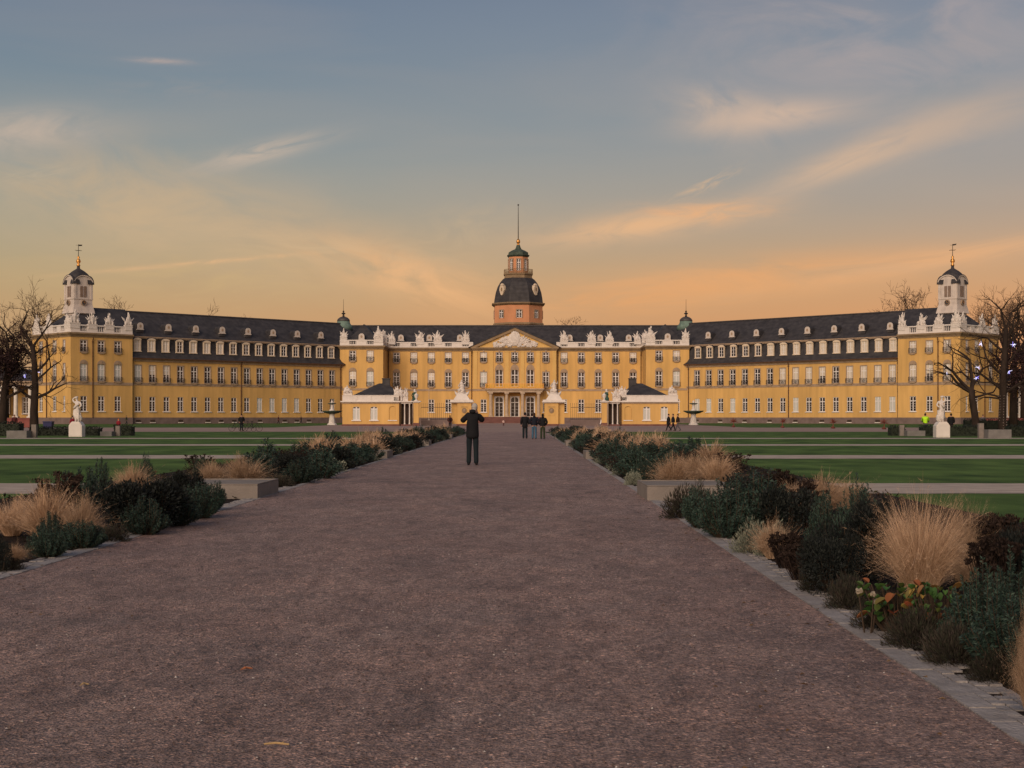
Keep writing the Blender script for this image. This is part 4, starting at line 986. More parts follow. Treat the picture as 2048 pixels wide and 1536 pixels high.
for i, y in enumerate((25.0, 49.6, 72.0, 95.5)):
    slab(y, 1, 'low pale stone bench in the bed right of the path, ' + ordn[i], PR - 0.02 if i else 2.16)
    slab(y + 0.6, -1, 'low pale stone bench in the bed left of the path, ' + ordn[i], PL - 0.05)
# ------------------------------------------------------------------ gatehouses, gate piers, fences, fountains, statues
M['leaf_green'] = pbr('green_bronze', (0.035, 0.085, 0.065), 0.7, 0.4, 3)
def local(mb, dx, dy): mb.v = [(x - dx, y - dy, z) for x, y, z in mb.v]; return mb
def gatehouse(sg, label):
    Y = 235.0; C = -1.9
    xi, xo = C + sg * 18.0, C + sg * 27.2            # inner and outer end of the front
    o = empty('gatehouse', ((xi + xo) / 2, Y, 0)); tag(o, label, 'gatehouse', 'gatehouses beside the palace gate'); ORIG[o.name] = tuple(o.location)
    lo, hi = min(xi, xo), max(xi, xo); D = 9.0
    wins = [xo - sg * 2.25, xo - sg * 5.1]; ni = xi + sg * 1.1
    ops = [(x - lo, 1.15, 0.95, 3.15) for x in wins] + [(ni - lo, 1.1, 0.95, 3.2)]
    wall('gatehouse_wall', (lo, Y), 0, 0, hi - lo, 0.28, 3.85, ops, parent=o, mat='plaster')
    wall('gatehouse_wall', (lo, Y), -PI / 2, -D, 0, 0.28, 3.85, (), parent=o); wall('gatehouse_wall', (hi, Y), PI / 2, 0, D, 0.28, 3.85, (), parent=o); wall('gatehouse_wall', (hi, Y + D), PI, 0, hi - lo, 0, 3.85, (), parent=o)
    b = MB(); b.box(ni - 0.53, ni + 0.53, Y + 0.12, Y + 0.2, 0.96, 3.2)
    pts = [(ni + 0.55 * math.cos(q), 2.75 + 0.42 * math.sin(q)) for q in [PI * k / 8 for k in range(9)]]
    for s in (-1, 1): b.prism_y(([(ni + s * 0.55, 3.2)] + (pts[:5] if s > 0 else pts[4:][::-1])), Y - 0.003, Y + 0.12)
    b.build('blind_niche', M['plaster'], o)
    b = MB(); b.box(ni - 0.75, ni + 0.75, Y - 0.14, Y + 0.02, 0.82, 0.95); b.build('window_sill', M['frame'], o)
    b = MB(); b.box(lo - 0.12, hi + 0.12, Y - 0.12, Y + D + 0.12, 0, 0.28); b.build('plinth', M['redstone'], o)
    for x in wins: window('gatehouse_window', (x, Y), 0, 0, 0.95, 1.15, 2.2, arch=0.3, parent=o, cover='low', sill=True, transom=0.82)
    b = MB(); b.box(lo - 0.12, hi + 0.12, Y - 0.12, Y + D + 0.12, 3.62, 3.85, 0); b.box(lo - 0.3, hi + 0.3, Y - 0.3, Y + D + 0.3, 3.85, 4.05, 1); b.build('cornice', [M['sand'], M['white']], o)
    b = MB(); b.box(lo, hi, Y, Y + D, 4.05, 4.2)
    b.box(lo, hi, Y, Y + 0.4, 4.2, 4.9); b.box(lo, hi, Y + D - 0.4, Y + D, 4.2, 4.9); b.box(lo, lo + 0.4, Y + 0.4, Y + D - 0.4, 4.2, 4.9); b.box(hi - 0.4, hi, Y + 0.4, Y + D - 0.4, 4.2, 4.9)
    for k in range(1, 4): x = lo + (hi - lo) * k / 4; b.box(x - 0.08, x + 0.08, Y - 0.06, Y, 4.2, 4.9)
    b.box(lo - 0.02, hi + 0.02, Y - 0.08, Y + 0.46, 4.9, 5.0)
    b.build('attic', M['white'], o)
    ra, rc = xo - sg * 1.45, xi + sg * 0.1; pk = (ra + rc) / 2 - sg * 0.9; zt = 7.0
    r0, r1 = min(ra, rc), max(ra, rc); p0, p1 = pk - 0.7, pk + 0.7
    b = MB(); vs = [(r0, Y + 0.6, 4.9), (r1, Y + 0.6, 4.9), (r1, Y + D - 0.6, 4.9), (r0, Y + D - 0.6, 4.9), (p0, Y + D / 2, zt), (p1, Y + D / 2, zt)]
    b.add(vs, [(0, 1, 5, 4), (1, 2, 5), (2, 3, 4, 5), (3, 0, 4)]); b.box(r0 - 0.02, r1 + 0.02, Y + 0.55, Y + D - 0.55, 4.82, 4.92)
    rf = b.build('roof', M['slate'], o)
    b = MB(); cxx = pk - sg * 0.9 if sg > 0 else pk + 0.5; b.box(cxx - 0.6, cxx + 0.6, Y + D / 2 - 0.5, Y + D / 2 + 0.5, zt - 0.9, zt + 0.72); b.box(cxx - 0.68, cxx + 0.68, Y + D / 2 - 0.58, Y + D / 2 + 0.58, zt + 0.72, zt + 0.84)
    sub('chimney', b.mesh('chimney', [M['slate']]), rf)
    # carved groups on the attic corners
    for i, (x, y, w, h) in enumerate(((xo - sg * 0.85, Y + 0.35, 1.7, 1.75), (xi + sg * 0.2, Y + 0.3, 1.6, 2.5))):
        kk = (90 + i, w, h)
        if kk not in _tro: _tro[kk] = trophy(90 + i, w, h)
        put('attic_sculpture', _tro[kk], o, (x, y, 4.1 if i else 4.9), 0.0)
    b = MB(); xd = xi - sg * 0.06; b.tube([(xd, Y - 0.14, 0), (xd, Y - 0.14, 4.8)], 0.09, 6); b.build('downpipe', M['pipe'], o)
    # recessed side passage with white columns beside the front, closed by a pier
    xp = C + sg * 15.4
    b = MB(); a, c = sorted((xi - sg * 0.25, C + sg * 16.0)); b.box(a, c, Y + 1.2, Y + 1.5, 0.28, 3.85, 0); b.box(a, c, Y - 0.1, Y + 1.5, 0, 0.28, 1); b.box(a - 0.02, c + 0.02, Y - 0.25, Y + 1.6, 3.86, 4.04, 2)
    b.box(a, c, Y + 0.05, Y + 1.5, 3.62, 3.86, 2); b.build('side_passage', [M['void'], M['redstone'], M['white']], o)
    for t in (0.35, 0.8):
        b = MB(); x = a + (c - a) * t; b.lathe([(0.17, 0.28), (0.11, 0.45), (0.09, 3.4), (0.17, 3.6)], 10, x, Y + 0.25); b.build('column', M['white'], o)
    kk = (95, 1.1, 2.3)
    if kk not in _tro: _tro[kk] = trophy(*kk)
    put('attic_sculpture', _tro[kk], o, ((a + c) / 2 + sg * 0.2, Y + 0.5, 4.05))
    return o
gatehouse(-1, 'small yellow gatehouse with slate hipped roof behind the bed left of the path')
gatehouse(1, 'small yellow gatehouse with slate hipped roof that three walkers pass')
def urn_pier(sg, label):
    x, Y = -1.9 + sg * 15.2, 234.6
    o = empty('gate_pier', (x, Y, 0)); tag(o, label, 'gate pier', 'slim yellow piers beside the gatehouses')
    b = MB(); b.box(-0.5, 0.5, -0.5, 0.5, 0, 0.5); sub('pier_base', b.mesh('pier_base', [M['redstone']]), o)
    b = MB(); b.box(-0.42, 0.42, -0.42, 0.42, 0.5, 3.75); sub('pier_shaft', b.mesh('pier_shaft', [M['plaster']]), o)
    b = MB(); b.box(-0.55, 0.55, -0.55, 0.55, 3.75, 3.9); b.box(-0.75, 0.75, -0.75, 0.75, 3.9, 4.05); sub('pier_cap', b.mesh('pier_cap', [M['white']]), o)
    b = MB(); b.lathe([(0.33, 4.05), (0.33, 4.15), (0.1, 4.28), (0.12, 4.4), (0.3, 4.75), (0.34, 4.95), (0.37, 5.0), (0.25, 5.1), (0.07, 5.3), (0.03, 5.42)], 12); sub('urn', b.mesh('urn', [M['white']], True), o)
urn_pier(-1, 'slim yellow pier with white urn at the gatehouse left of the gate')
urn_pier(1, 'slim yellow pier with white urn at the gatehouse right of the gate')
def big_pier(sg, label, with_plate):
    X, Y = (-9.5, 240.0) if sg < 0 else (4.85, 240.0); rz = 0.0
    o = empty('gate_pier', (X, Y, 0)); tag(o, label, 'gate pier', 'broad yellow gate piers carrying white sculpture')
    b = MB(); b.box(-1.3, 1.3, -1.3, 1.3, 0, 0.3); sub('pier_base', b.mesh('pier_base', [M['redstone']]), o)
    b = MB(); b.lathe([(1.15 * 1.414, 0.3), (1.15 * 1.414, 3.75)], 4, 0, 0, 0, PI / 4); s_ = 1.15
    b.box(s_, s_ + 1.0, -0.6, 1.1, 0.3, 3.75) if sg > 0 else b.box(-s_ - 0.9, -s_, -0.6, 1.1, 0.3, 3.75)
    sub('pier_shaft', b.mesh('pier_shaft', [M['plaster']]), o)
    b = MB(); q = 0.9
    x0, x1 = (-1.3, 1.3 + q) if sg > 0 else (-1.3 - q, 1.3)
    b.box(x0, x1, -1.3, 1.3, 3.75, 3.88); b.box(x0 - 0.25, x1 + 0.25, -1.55, 1.55, 3.88, 4.02); b.box(x0 - 0.1, x1 + 0.1, -1.4, 1.4, 4.02, 4.3); xm = (x0 + x1) / 2
    b.taper(xm, 0, 4.3, 5.2, 1.35, 1.1, 0.75, 0.7); sub('pier_cap', b.mesh('pier_cap', [M['white']]), o)
    b = MB(); b.box(-0.55, 0.55, -1.2, -1.14, 1.7, 3.25, 0); n = 12
    b.prism_y([(0.42 * math.cos(2 * PI * k / n), 2.5 + 0.46 * math.sin(2 * PI * k / n)) for k in range(n)][::-1], -1.26, -1.2, 1)
    b.blob((0, -1.26, 2.55), (0.2, 0.08, 0.28), 2, 0.3, seed=3); b.box(-0.5, 0.5, -1.24, -1.2, 3.06, 3.14, 1)
    sub('relief_plaque', b.mesh('relief_plaque', [M['plaster'], M['cornice'], M['sand']]), o)
    b = MB(); rnd = random.Random(17 + sg)
    b.blob((xm, 0, 5.15), (0.95, 0.75, 0.5), rough=0.3, seed=sg); b.blob((xm - 0.05, 0, 5.75), (0.62, 0.5, 0.55), rough=0.3, seed=5 + sg)
    for s in (-1, 1): b.tube([(xm + s * 0.6, 0, 5.0), (xm + s * 0.95, -0.1, 5.35), (xm + s * 1.2, 0, 5.75)], [0.3, 0.22, 0.04], 6)
    b.blob((xm, -0.05, 6.35), (0.42, 0.36, 0.65), rough=0.22, seed=9 + sg); b.blob((xm + sg * 0.05, -0.05, 7.0), (0.3, 0.26, 0.35), rough=0.15, seed=2); b.blob((xm + sg * 0.05, -0.08, 7.42), (0.15, 0.17, 0.2), rough=0.05, seed=1)
    b.tube([(xm - 0.28, 0, 6.95), (xm - 0.55, -0.2, 6.6), (xm - 0.35, -0.4, 6.3)], [0.13, 0.1, 0.07], 6); b.tube([(xm + 0.28, 0, 6.95), (xm + 0.52, -0.1, 7.0), (xm + 0.6, -0.1, 7.4)], [0.13, 0.1, 0.06], 6)
    b.blob((xm - 0.3, -0.25, 5.9), (0.25, 0.35, 0.28), rough=0.2, seed=12); b.blob((xm + 0.3, -0.25, 5.85), (0.25, 0.35, 0.28), rough=0.2, seed=13)
    sub('pier_sculpture', b.mesh('pier_sculpture', [M['statue']], True), o)
big_pier(-1, 'broad yellow gate pier with white seated sculpture, half hidden by the photographing man', True)
big_pier(1, 'broad yellow gate pier with white seated sculpture and dark round relief', False)
def fence(x0, x1, label):
    Y = 238.5; o = empty('iron_fence', ((x0 + x1) / 2, Y, 0)); tag(o, label, 'fence', 'iron railings of the gate screen'); cx = (x0 + x1) / 2
    b = MB(); b.box(x0 - cx, x1 - cx, -0.25, 0.25, 0, 0.95); sub('base_wall', b.mesh('base_wall', [M['plinth']]), o)
    b = MB(); b.box(x0 - cx, x1 - cx, -0.05, 0.05, 1.05, 1.13); b.box(x0 - cx, x1 - cx, -0.05, 0.05, 3.0, 3.08)
    n = int((x1 - x0) / 0.32)
    for k in range(n + 1):
        x = x0 - cx + (x1 - x0) * k / n; b.box(x - 0.02, x + 0.02, -0.02, 0.02, 0.95, 3.55); b.taper(x, 0, 3.55, 3.78, 0.045, 0.03, 0.005, 0.005)
    sub('fence_bars', b.mesh('fence_bars', [M['iron']]), o)
fence(-16.6, -11.6, 'dark iron railing between the urn pier and the pier behind the photographing man')
fence(8.0, 12.7, 'dark iron railing between the relief pier and the urn pier')

def fountain(x, y, label):
    o = empty('fountain', (x, y, 0)); tag(o, label, 'fountain', 'two-bowl fountains in front of the wings')
    b = MB(); b.lathe([(0.9, 0), (0.85, 0.2), (0.62, 0.35), (0.5, 1.2), (0.42, 1.8), (0.55, 2.05)], 8); sub('stem', b.mesh('stem', [M['statue']]), o)
    b = MB(); b.lathe([(0.5, 2.0), (1.2, 2.15), (1.8, 2.45), (1.88, 2.6), (1.75, 2.6), (1.2, 2.45), (0.3, 2.42)], 24); sub('lower_bowl', b.mesh('lower_bowl', [M['copper_dark']], True), o)
    b = MB(); b.lathe([(0.55, 2.42), (0.5, 2.7), (0.28, 2.9), (0.24, 3.5), (0.34, 3.75)], 12); sub('upper_stem', b.mesh('upper_stem', [M['statue']], True), o)
    b = MB(); b.lathe([(0.3, 3.72), (0.62, 3.8), (0.8, 3.95), (0.72, 3.97), (0.2, 3.9)], 18); sub('upper_bowl', b.mesh('upper_bowl', [M['copper_dark']], True), o)
    b = MB(); b.lathe([(0.2, 3.9), (0.24, 4.15), (0.12, 4.35), (0.05, 4.5)], 10); sub('finial', b.mesh('fountain_finial', [M['statue']], True), o)
fountain(wx(664, 262), 262, 'dark two-bowl fountain beside the gatehouse left of the path')
fountain(wx(1387, 262), 262, 'dark two-bowl fountain beside the gatehouse right of the path')

def flagpole(px, label):
    Y = 300.0; o = empty('pole', (wx(px, Y), Y, 0)); tag(o, label, 'pole', 'slim pale poles in the court')
    b = MB(); b.tube([(0, 0, 0.9), (0, 0, 8.0)], [0.09, 0.06], 6); b.blob((0, 0, 8.05), (0.12, 0.12, 0.12), rough=0); sub('shaft', b.mesh('shaft', [M['sand_pale']]), o)
    b = MB(); b.taper(0, 0, 0, 0.9, 0.4, 0.4, 0.2, 0.2); sub('foot', b.mesh('foot', [M['white']]), o)
flagpole(858, 'slim pale pole in the court behind the railing left of the gate')
flagpole(1203.5, 'slim pale pole in the court behind the urn pier right of the gate')
def bronze(px, label, Y=252.0):
    """a weathered bronze figure beyond the pier"""
    x = wx(px, Y); o = empty('bronze_figure', (x, Y, 0)); tag(o, label, 'statue', 'green figures beyond the slim piers')
    b = MB(); b.box(-0.5, 0.5, -0.5, 0.5, 0, 3.9); sub('pedestal', b.mesh('pedestal', [M['sand']]), o)
    b = MB(); b.blob((0, 0, 4.6), (0.42, 0.35, 0.75), rough=0.2, seed=4); b.blob((0, 0, 5.45), (0.36, 0.3, 0.42), rough=0.15, seed=6); b.tube([(-0.3, 0, 5.6), (-0.5, -0.2, 5.2), (-0.3, -0.3, 4.9)], [0.13, 0.1, 0.07], 6); sub('figure', b.mesh('figure', [M['leaf_green']], True), o)
    b = MB(); b.blob((0, 0, 6.05), (0.22, 0.22, 0.26), rough=0.1, seed=8); b.blob((0.1, 0, 5.82), (0.34, 0.25, 0.1), rough=0.2, seed=2); sub('head', b.mesh('figure_head', [M['statue']], True), o)
bronze(829.5, 'green bronze figure with pale head behind the urn pier left of the gate'); bronze(1213, 'green bronze figure with pale head behind the urn pier right of the gate')

# ---- statues on the lawns
def lawn_statue(x, y, sg, label):
    o = empty('lawn_statue', (x, y, 0)); tag(o, label, 'statue', 'white garden statues on tall pedestals')
    b = MB(); w = 0.48
    b.prism_y([(-w, 0), (w, 0), (w, 0.82), (w * 0.72, 1.02), (w * 0.5, 1.12), (-w * 0.5, 1.12), (-w * 0.72, 1.02), (-w, 0.82)], -0.42, 0.42)
    b.prism_y([(-w + 0.06, 0.06), (w - 0.06, 0.06), (w - 0.06, 0.8), (w * 0.62, 0.98), (-w * 0.62, 0.98), (-w + 0.06, 0.8)], -0.45, -0.42)
    sub('pedestal', b.mesh('pedestal', [M['white']]), o)
    z = 1.12; s = sg
    figure = skin([[[(0, 0, z + .95, .15, .12), (0.03 * s, 0, z + 1.15, .13, .10), (0.02 * s, -.01, z + 1.38, .16, .11), (0.0, 0, z + 1.52, .06, .06), (-0.03 * s, -.03, z + 1.66, .085, .1), (-0.03 * s, -.03, z + 1.76, .06, .07)],
                    [(0, 0, z + .95, .15, .12), (.1 * s, -.02, z + .75, .12, .11), (.13 * s, -.10, z + .42, .085, .085), (.12 * s, -.02, z + .06, .07, .07), (.13 * s, -.14, z + .03, .05, .04)],
                    [(0, 0, z + .95, .15, .12), (-.1 * s, 0, z + .72, .12, .11), (-.12 * s, 0, z + .4, .085, .085), (-.1 * s, .03, z + .06, .07, .07), (-.1 * s, -.1, z + .03, .05, .04)],
                    [(0.02 * s, -.01, z + 1.38, .16, .11), (.24 * s, 0, z + 1.40, .075, .075), (.36 * s, -.1, z + 1.16, .06, .06), (.22 * s, -.3, z + 1.0, .045, .045)],
                    [(0.02 * s, -.01, z + 1.38, .16, .11), (-.22 * s, 0, z + 1.42, .075, .075), (-.32 * s, .02, z + 1.62, .06, .06), (-.12 * s, -.05, z + 1.80, .045, .045)]]], 1, 'figure', [M['statue']])
    sub('figure', figure, o)
    b = MB(); b.blob((0, 0.05, z + .55), (.27, .2, .55), rough=0.3, seed=3 + sg, nu=12, nv=8); b.blob((.16 * s, .08, z + .3), (.2, .16, .32), rough=0.25, seed=6); b.tube([(.22 * s, .05, z + 1.35), (.02, -.14, z + 1.2), (-.18 * s, -.1, z + .98)], [.07, .09, .1], 6)
    b.blob((-0.03 * s, -.02, z + 1.76), (.13, .13, .09), rough=0.25, seed=9)
    sub('drapery', b.mesh('drapery', [M['statue']], True), o)
lawn_statue(wx(154, 106.5), 106.5, 1, 'white statue on a shouldered pedestal beside the dark tree trunk and blue bin')
lawn_statue(wx(1883, 103), 103, -1, 'white statue on a shouldered pedestal beside the cyclist in a neon jacket')
# ---- hedges, concrete benches, bin
M['hedge'] = leafmat('hedge_leaf', [(0.006, 0.008, 0.006), (0.012, 0.016, 0.010), (0.02, 0.026, 0.015), (0.010, 0.010, 0.009)], 0.7)
def hedge(px0, px1, y, h, d, label, seed):
    x0, x1 = wx(px0, y), wx(px1, y); cx = (x0 + x1) / 2; rnd = random.Random(seed); b = MB()
    b.box(x0 - cx + 0.05, x1 - cx - 0.05, -d / 2 + 0.08, d / 2 - 0.08, 0, h - 0.1)
    for i in range(int((x1 - x0) * 190)):
        x = rnd.uniform(x0 - cx, x1 - cx); f = rnd.random()
        if f < 0.5: p = Vector((x, -d / 2 + rnd.uniform(-.05, .08), rnd.uniform(0.02, h)))
        elif f < 0.9: p = Vector((x, rnd.uniform(-d / 2, d / 2), h + rnd.uniform(-.12, .07)))
        else: p = Vector((rnd.choice((x0 - cx, x1 - cx)) + rnd.uniform(-.06, .06), rnd.uniform(-d / 2, d / 2), rnd.uniform(0.02, h)))
        a = Vector((rnd.uniform(-1, 1), rnd.uniform(-1, 1), rnd.uniform(-1, 1))).normalized() * rnd.uniform(.04, .08); c = a.orthogonal().normalized() * rnd.uniform(.025, .05)
        b.add([tuple(p - a), tuple(p + c), tuple(p + a), tuple(p - c)], [(0, 1, 2, 3)])
    tag(b.build('hedge', M['hedge'], None, (cx, y + d / 2, 0)), label, 'hedge', 'clipped dark hedges by the statues')
hedge(-60, 38, 110, 1.05, 1.3, 'dark clipped hedge at the edge of view behind the long concrete bench', 1)
hedge(58, 196, 112, 0.66, 1.4, 'dark clipped hedge behind the statue with the blue bin over it', 2)
hedge(226, 262, 112, 0.8, 1.4, 'short dark hedge end below the child in the orange hat', 3)
hedge(1783, 1812, 112, 0.75, 1.4, 'short dark hedge end beside the red-stemmed rose', 4)
hedge(1846, 1966, 110, 0.8, 1.4, 'dark clipped hedge behind the statue and the walking figure', 5)
hedge(2020, 2110, 106, 0.85, 1.3, 'dark clipped hedge below the tree wrapped in lights', 6)
hedge(1930, 2110, 125, 1.25, 0.8, 'thin dark hedge line farther back by the red wall', 7)
M['conc'] = pbr('concrete', (0.17, 0.16, 0.15), 0.9, 0.15, 3, 0.2, 30, 0.2)
def cbench(px0, px1, pxp, y, h, label):
    x0, x1 = wx(px0, y), wx(px1, y); cx = (x0 + x1) / 2; o = empty('concrete_bench', (cx, y, 0)); tag(o, label, 'bench', 'grey concrete benches by the hedges')
    b = MB(); b.taper(0, 0.4, 0, h, (x1 - x0) / 2, 0.5, (x1 - x0) / 2, 0.5); sub('seat_block', b.mesh('seat_block', [M['conc']]), o)
    b = MB(); xp = wx(pxp, y) - cx; b.box(xp - 0.16, xp + 0.16, 0.95, 1.3, 0, h + 0.42); sub('end_post', b.mesh('end_post', [M['block']]), o)
cbench(14, 54, 58, 101, 0.5, 'long grey concrete bench by the hedge near the dark trees left'); cbench(201, 224, 228, 109, 0.36, 'short grey concrete bench by the hedge end left of the lawn')
cbench(1814, 1850, 1811, 110, 0.42, 'short grey concrete bench below the neon-jacketed cyclist'); cbench(1976, 2022, 1972, 98, 0.6, 'long grey concrete bench below the tree wrapped in lights')
M['bin'] = pbr('blue_plastic', (0.012, 0.014, 0.075), 0.5, 0.1)
o = empty('litter_bin', (wx(97, 120), 120, 0)); tag(o, 'dark blue box bin standing behind the hedge by the statue', 'bin')
b = MB(); b.taper(0, 0, 0.05, 1.02, 0.3, 0.28, 0.36, 0.32); sub('bin_body', b.mesh('bin_body', [M['bin']]), o)
b = MB(); b.box(-0.39, 0.39, -0.35, 0.35, 1.02, 1.1); b.box(-0.2, 0.2, -0.38, -0.35, 1.03, 1.07); sub('lid', b.mesh('bin_lid', [M['bin']]), o)
# ------------------------------------------------------------------ planting
T3 = S
M['grass_tan'] = leafmat('dry_grass', [(0.20, 0.115, 0.06), (0.38, 0.245, 0.15), (0.52, 0.355, 0.235), (0.44, 0.29, 0.18), (0.62, 0.45, 0.32)], 0.7, 0.2)
M['euph'] = leafmat('spurge_leaf', [(0.010, 0.020, 0.016), (0.022, 0.042, 0.032), (0.035, 0.065, 0.045), (0.016, 0.034, 0.030), (0.05, 0.085, 0.06)], 0.6, 0.25)
M['darkleaf'] = leafmat('dark_leaf', [(0.005, 0.007, 0.007), (0.012, 0.015, 0.013), (0.010, 0.012, 0.012), (0.022, 0.026, 0.020)], 0.65, 0.2)
M['sedum'] = leafmat('dry_umbel', [(0.012, 0.008, 0.007), (0.024, 0.015, 0.012), (0.042, 0.027, 0.020), (0.016, 0.011, 0.010)], 0.8, 0.1)
M['silver'] = leafmat('silver_leaf', [(0.09, 0.10, 0.075), (0.16, 0.17, 0.13), (0.24, 0.24, 0.18), (0.13, 0.15, 0.11)], 0.75, 0.2)
M['heath'] = leafmat('heath_twig', [(0.018, 0.014, 0.012), (0.036, 0.028, 0.024), (0.030, 0.035, 0.02), (0.062, 0.046, 0.038), (0.022, 0.03, 0.018)], 0.8, 0.15)
M['bergenia'] = leafmat('broad_leaf', [(0.02, 0.055, 0.014), (0.04, 0.10, 0.022), (0.07, 0.13, 0.03), (0.03, 0.07, 0.018), (0.025, 0.06, 0.015), (0.05, 0.11, 0.025), (0.20, 0.05, 0.02), (0.04, 0.09, 0.02), (0.03, 0.07, 0.018), (0.24, 0.15, 0.035), (0.05, 0.12, 0.025)], 0.6, 0.25)
M['stem'] = pbr('stem', (0.05, 0.032, 0.02), 0.8, 0.2, 8)

def m_grass(seed, n, wd, h=0.9, r0=0.15, spread=0.46, fluff=True):
    """a tussock of many small leaning clumps, with bent and broken blades and loose seed heads"""
    rnd = random.Random(seed); b = MB(); cl = []
    for i in range(44):
        a = rnd.uniform(0, 2 * PI); q = math.sqrt(rnd.random()); cl.append((a, q, rnd.uniform(0.55, 1.1), rnd.uniform(0.5, 1.35), rnd.uniform(-.35, .35)))
    for i in range(n):
        a, q, hk, lk, tw = rnd.choice(cl); a += rnd.gauss(0, 0.22); q = min(1, max(0, q + rnd.gauss(0, .12))); L_ = h * hk * rnd.uniform(0.6, 1.15)
        bx, by = math.cos(a) * r0 * q, math.sin(a) * r0 * q
        a2 = a + tw + rnd.gauss(0, .35); lean = spread * (0.12 + 0.95 * q) * lk * rnd.uniform(0.6, 1.25)
        if rnd.random() < 0.12: lean *= 1.6; L_ *= 0.8
        dx, dy = math.cos(a2) * lean, math.sin(a2) * lean; an = rnd.uniform(0, 6.28); px, py = math.cos(an), math.sin(an)
        kink = rnd.random() < 0.12; droop = rnd.uniform(0.05, 0.75); wob = rnd.uniform(-.04, .04) * h; pts = []
        for k in range(4):
            t = k / 3; o = t ** 1.6; z = L_ * (t - droop * t ** 3 * min(1, lean / 0.4))
            if kink and k == 3: z = pts[-1].z - L_ * rnd.uniform(-.1, .2); o *= 1.25
            pts.append(Vector((bx + dx * o + wob * px * math.sin(t * 4), by + dy * o + wob * py * math.sin(t * 4), max(0.01, z))))
        w = wd * rnd.uniform(0.6, 1.3); vs = []
        for k, p in enumerate(pts):
            ww = w * (1, 0.9, 0.65, 0.15)[k]; vs += [(p.x - px * ww, p.y - py * ww, p.z), (p.x + px * ww, p.y + py * ww, p.z)]
        b.add(vs, [(0, 1, 3, 2), (2, 3, 5, 4), (4, 5, 7, 6)])
        if fluff and rnd.random() < 0.4:
            p = pts[-1]; d = (pts[-1] - pts[-2]).normalized()
            for _ in range(4):
                s = Vector((rnd.uniform(-1, 1), rnd.uniform(-1, 1), rnd.uniform(-.5, 1))) * 0.05 * h; c = p - d * rnd.uniform(0, .2) * h; e = c + s + d * 0.03
                b.add([tuple(c), (c.x + px * w * 1.2, c.y + py * w * 1.2, c.z + w), tuple(e)], [(0, 1, 2)])
    return b.mesh('grass_tuft', [M['grass_tan']])
def leaf(b, p, d, l, w, rnd, mi=0):
    s = d.orthogonal(); s = (Matrix.Rotation(rnd.uniform(0, 6.28), 3, d) @ s).normalized() * w; m = p + d * l * 0.5
    b.add([tuple(p), tuple(m + s), tuple(p + d * l), tuple(m - s)], [(0, 1, 2, 3)], mi)
def m_spurge(seed, stems, per, ls=1.0, h=0.75, R=0.6):
    """upright bottle-brush stems rising from one clump"""
    rnd = random.Random(seed); b = MB()
    for i in range(stems):
        a = rnd.uniform(0, 2 * PI); q = math.sqrt(rnd.random()); r = R * q
        hh = h * (1 - 0.66 * q * q) * rnd.uniform(0.78, 1.12)
        base = Vector((math.cos(a) * r * 0.3, math.sin(a) * r * 0.3, 0)); top = Vector((math.cos(a) * r, math.sin(a) * r, hh)); mid = base.lerp(top, 0.55) + Vector((math.cos(a), math.sin(a), -0.3)) * 0.08 * R
        b.tube([base, mid, top], [0.009, 0.007, 0.004], 3, 1)
        for k in range(per):
            t = 0.10 + 0.92 * (k / per) ** 0.75; t = min(t, 1)
            p = (base.lerp(mid, t * 1.8) if t < 0.55 else mid.lerp(top, (t - 0.55) / 0.45))
            ax = (top - mid).normalized(); ang = rnd.uniform(0, 6.28)
            o = Matrix.Rotation(ang, 3, ax) @ ax.orthogonal().normalized()
            d = (o * 1.0 + ax * rnd.uniform(0.15, 0.9)).normalized()
            leaf(b, p, d, 0.075 * ls * rnd.uniform(0.7, 1.2) * (0.75 if t > 0.95 else 1), 0.0085 * ls, rnd)
    return b.mesh('spurge', [M['euph'], M['stem']])
def m_bush(seed, n, ls, h=0.75, R=0.7, mat='darkleaf', name='dark_bush', lumps=7):
    rnd = random.Random(seed); b = MB(); cs = []
    for i in range(lumps):
        a = rnd.uniform(0, 6.28); r = R * 0.55 * math.sqrt(rnd.random()); k = rnd.uniform(0.55, 0.85)
        cs.append((Vector((math.cos(a) * r, math.sin(a) * r, h * rnd.uniform(0.35, 0.6))), R * 0.55 * k, h * 0.5 * k))
    for c, rr, hh in cs:
        for s in range(4):
            b.tube([(c.x * 0.3, c.y * 0.3, 0), (c.x + rnd.uniform(-.3, .3) * rr, c.y + rnd.uniform(-.3, .3) * rr, c.z + hh * rnd.uniform(0.2, 0.9))], [0.012, 0.004], 3, 1)
    for i in range(n):
        c, rr, hh = rnd.choice(cs)
        d = Vector((rnd.gauss(0, 1), rnd.gauss(0, 1), rnd.gauss(0.25, 1))).normalized(); k = rnd.random() ** 0.45
        p = c + Vector((d.x * rr, d.y * rr, d.z * hh)) * k
        if p.z < 0.02: p.z = rnd.uniform(0.02, 0.15)
        dd = (d + Vector((rnd.uniform(-.7, .7), rnd.uniform(-.7, .7), rnd.uniform(-.2, .9)))).normalized()
        leaf(b, p, dd, 0.06 * ls * rnd.uniform(0.6, 1.3), 0.014 * ls, rnd)
    return b.mesh(name, [M[mat], M['stem']])
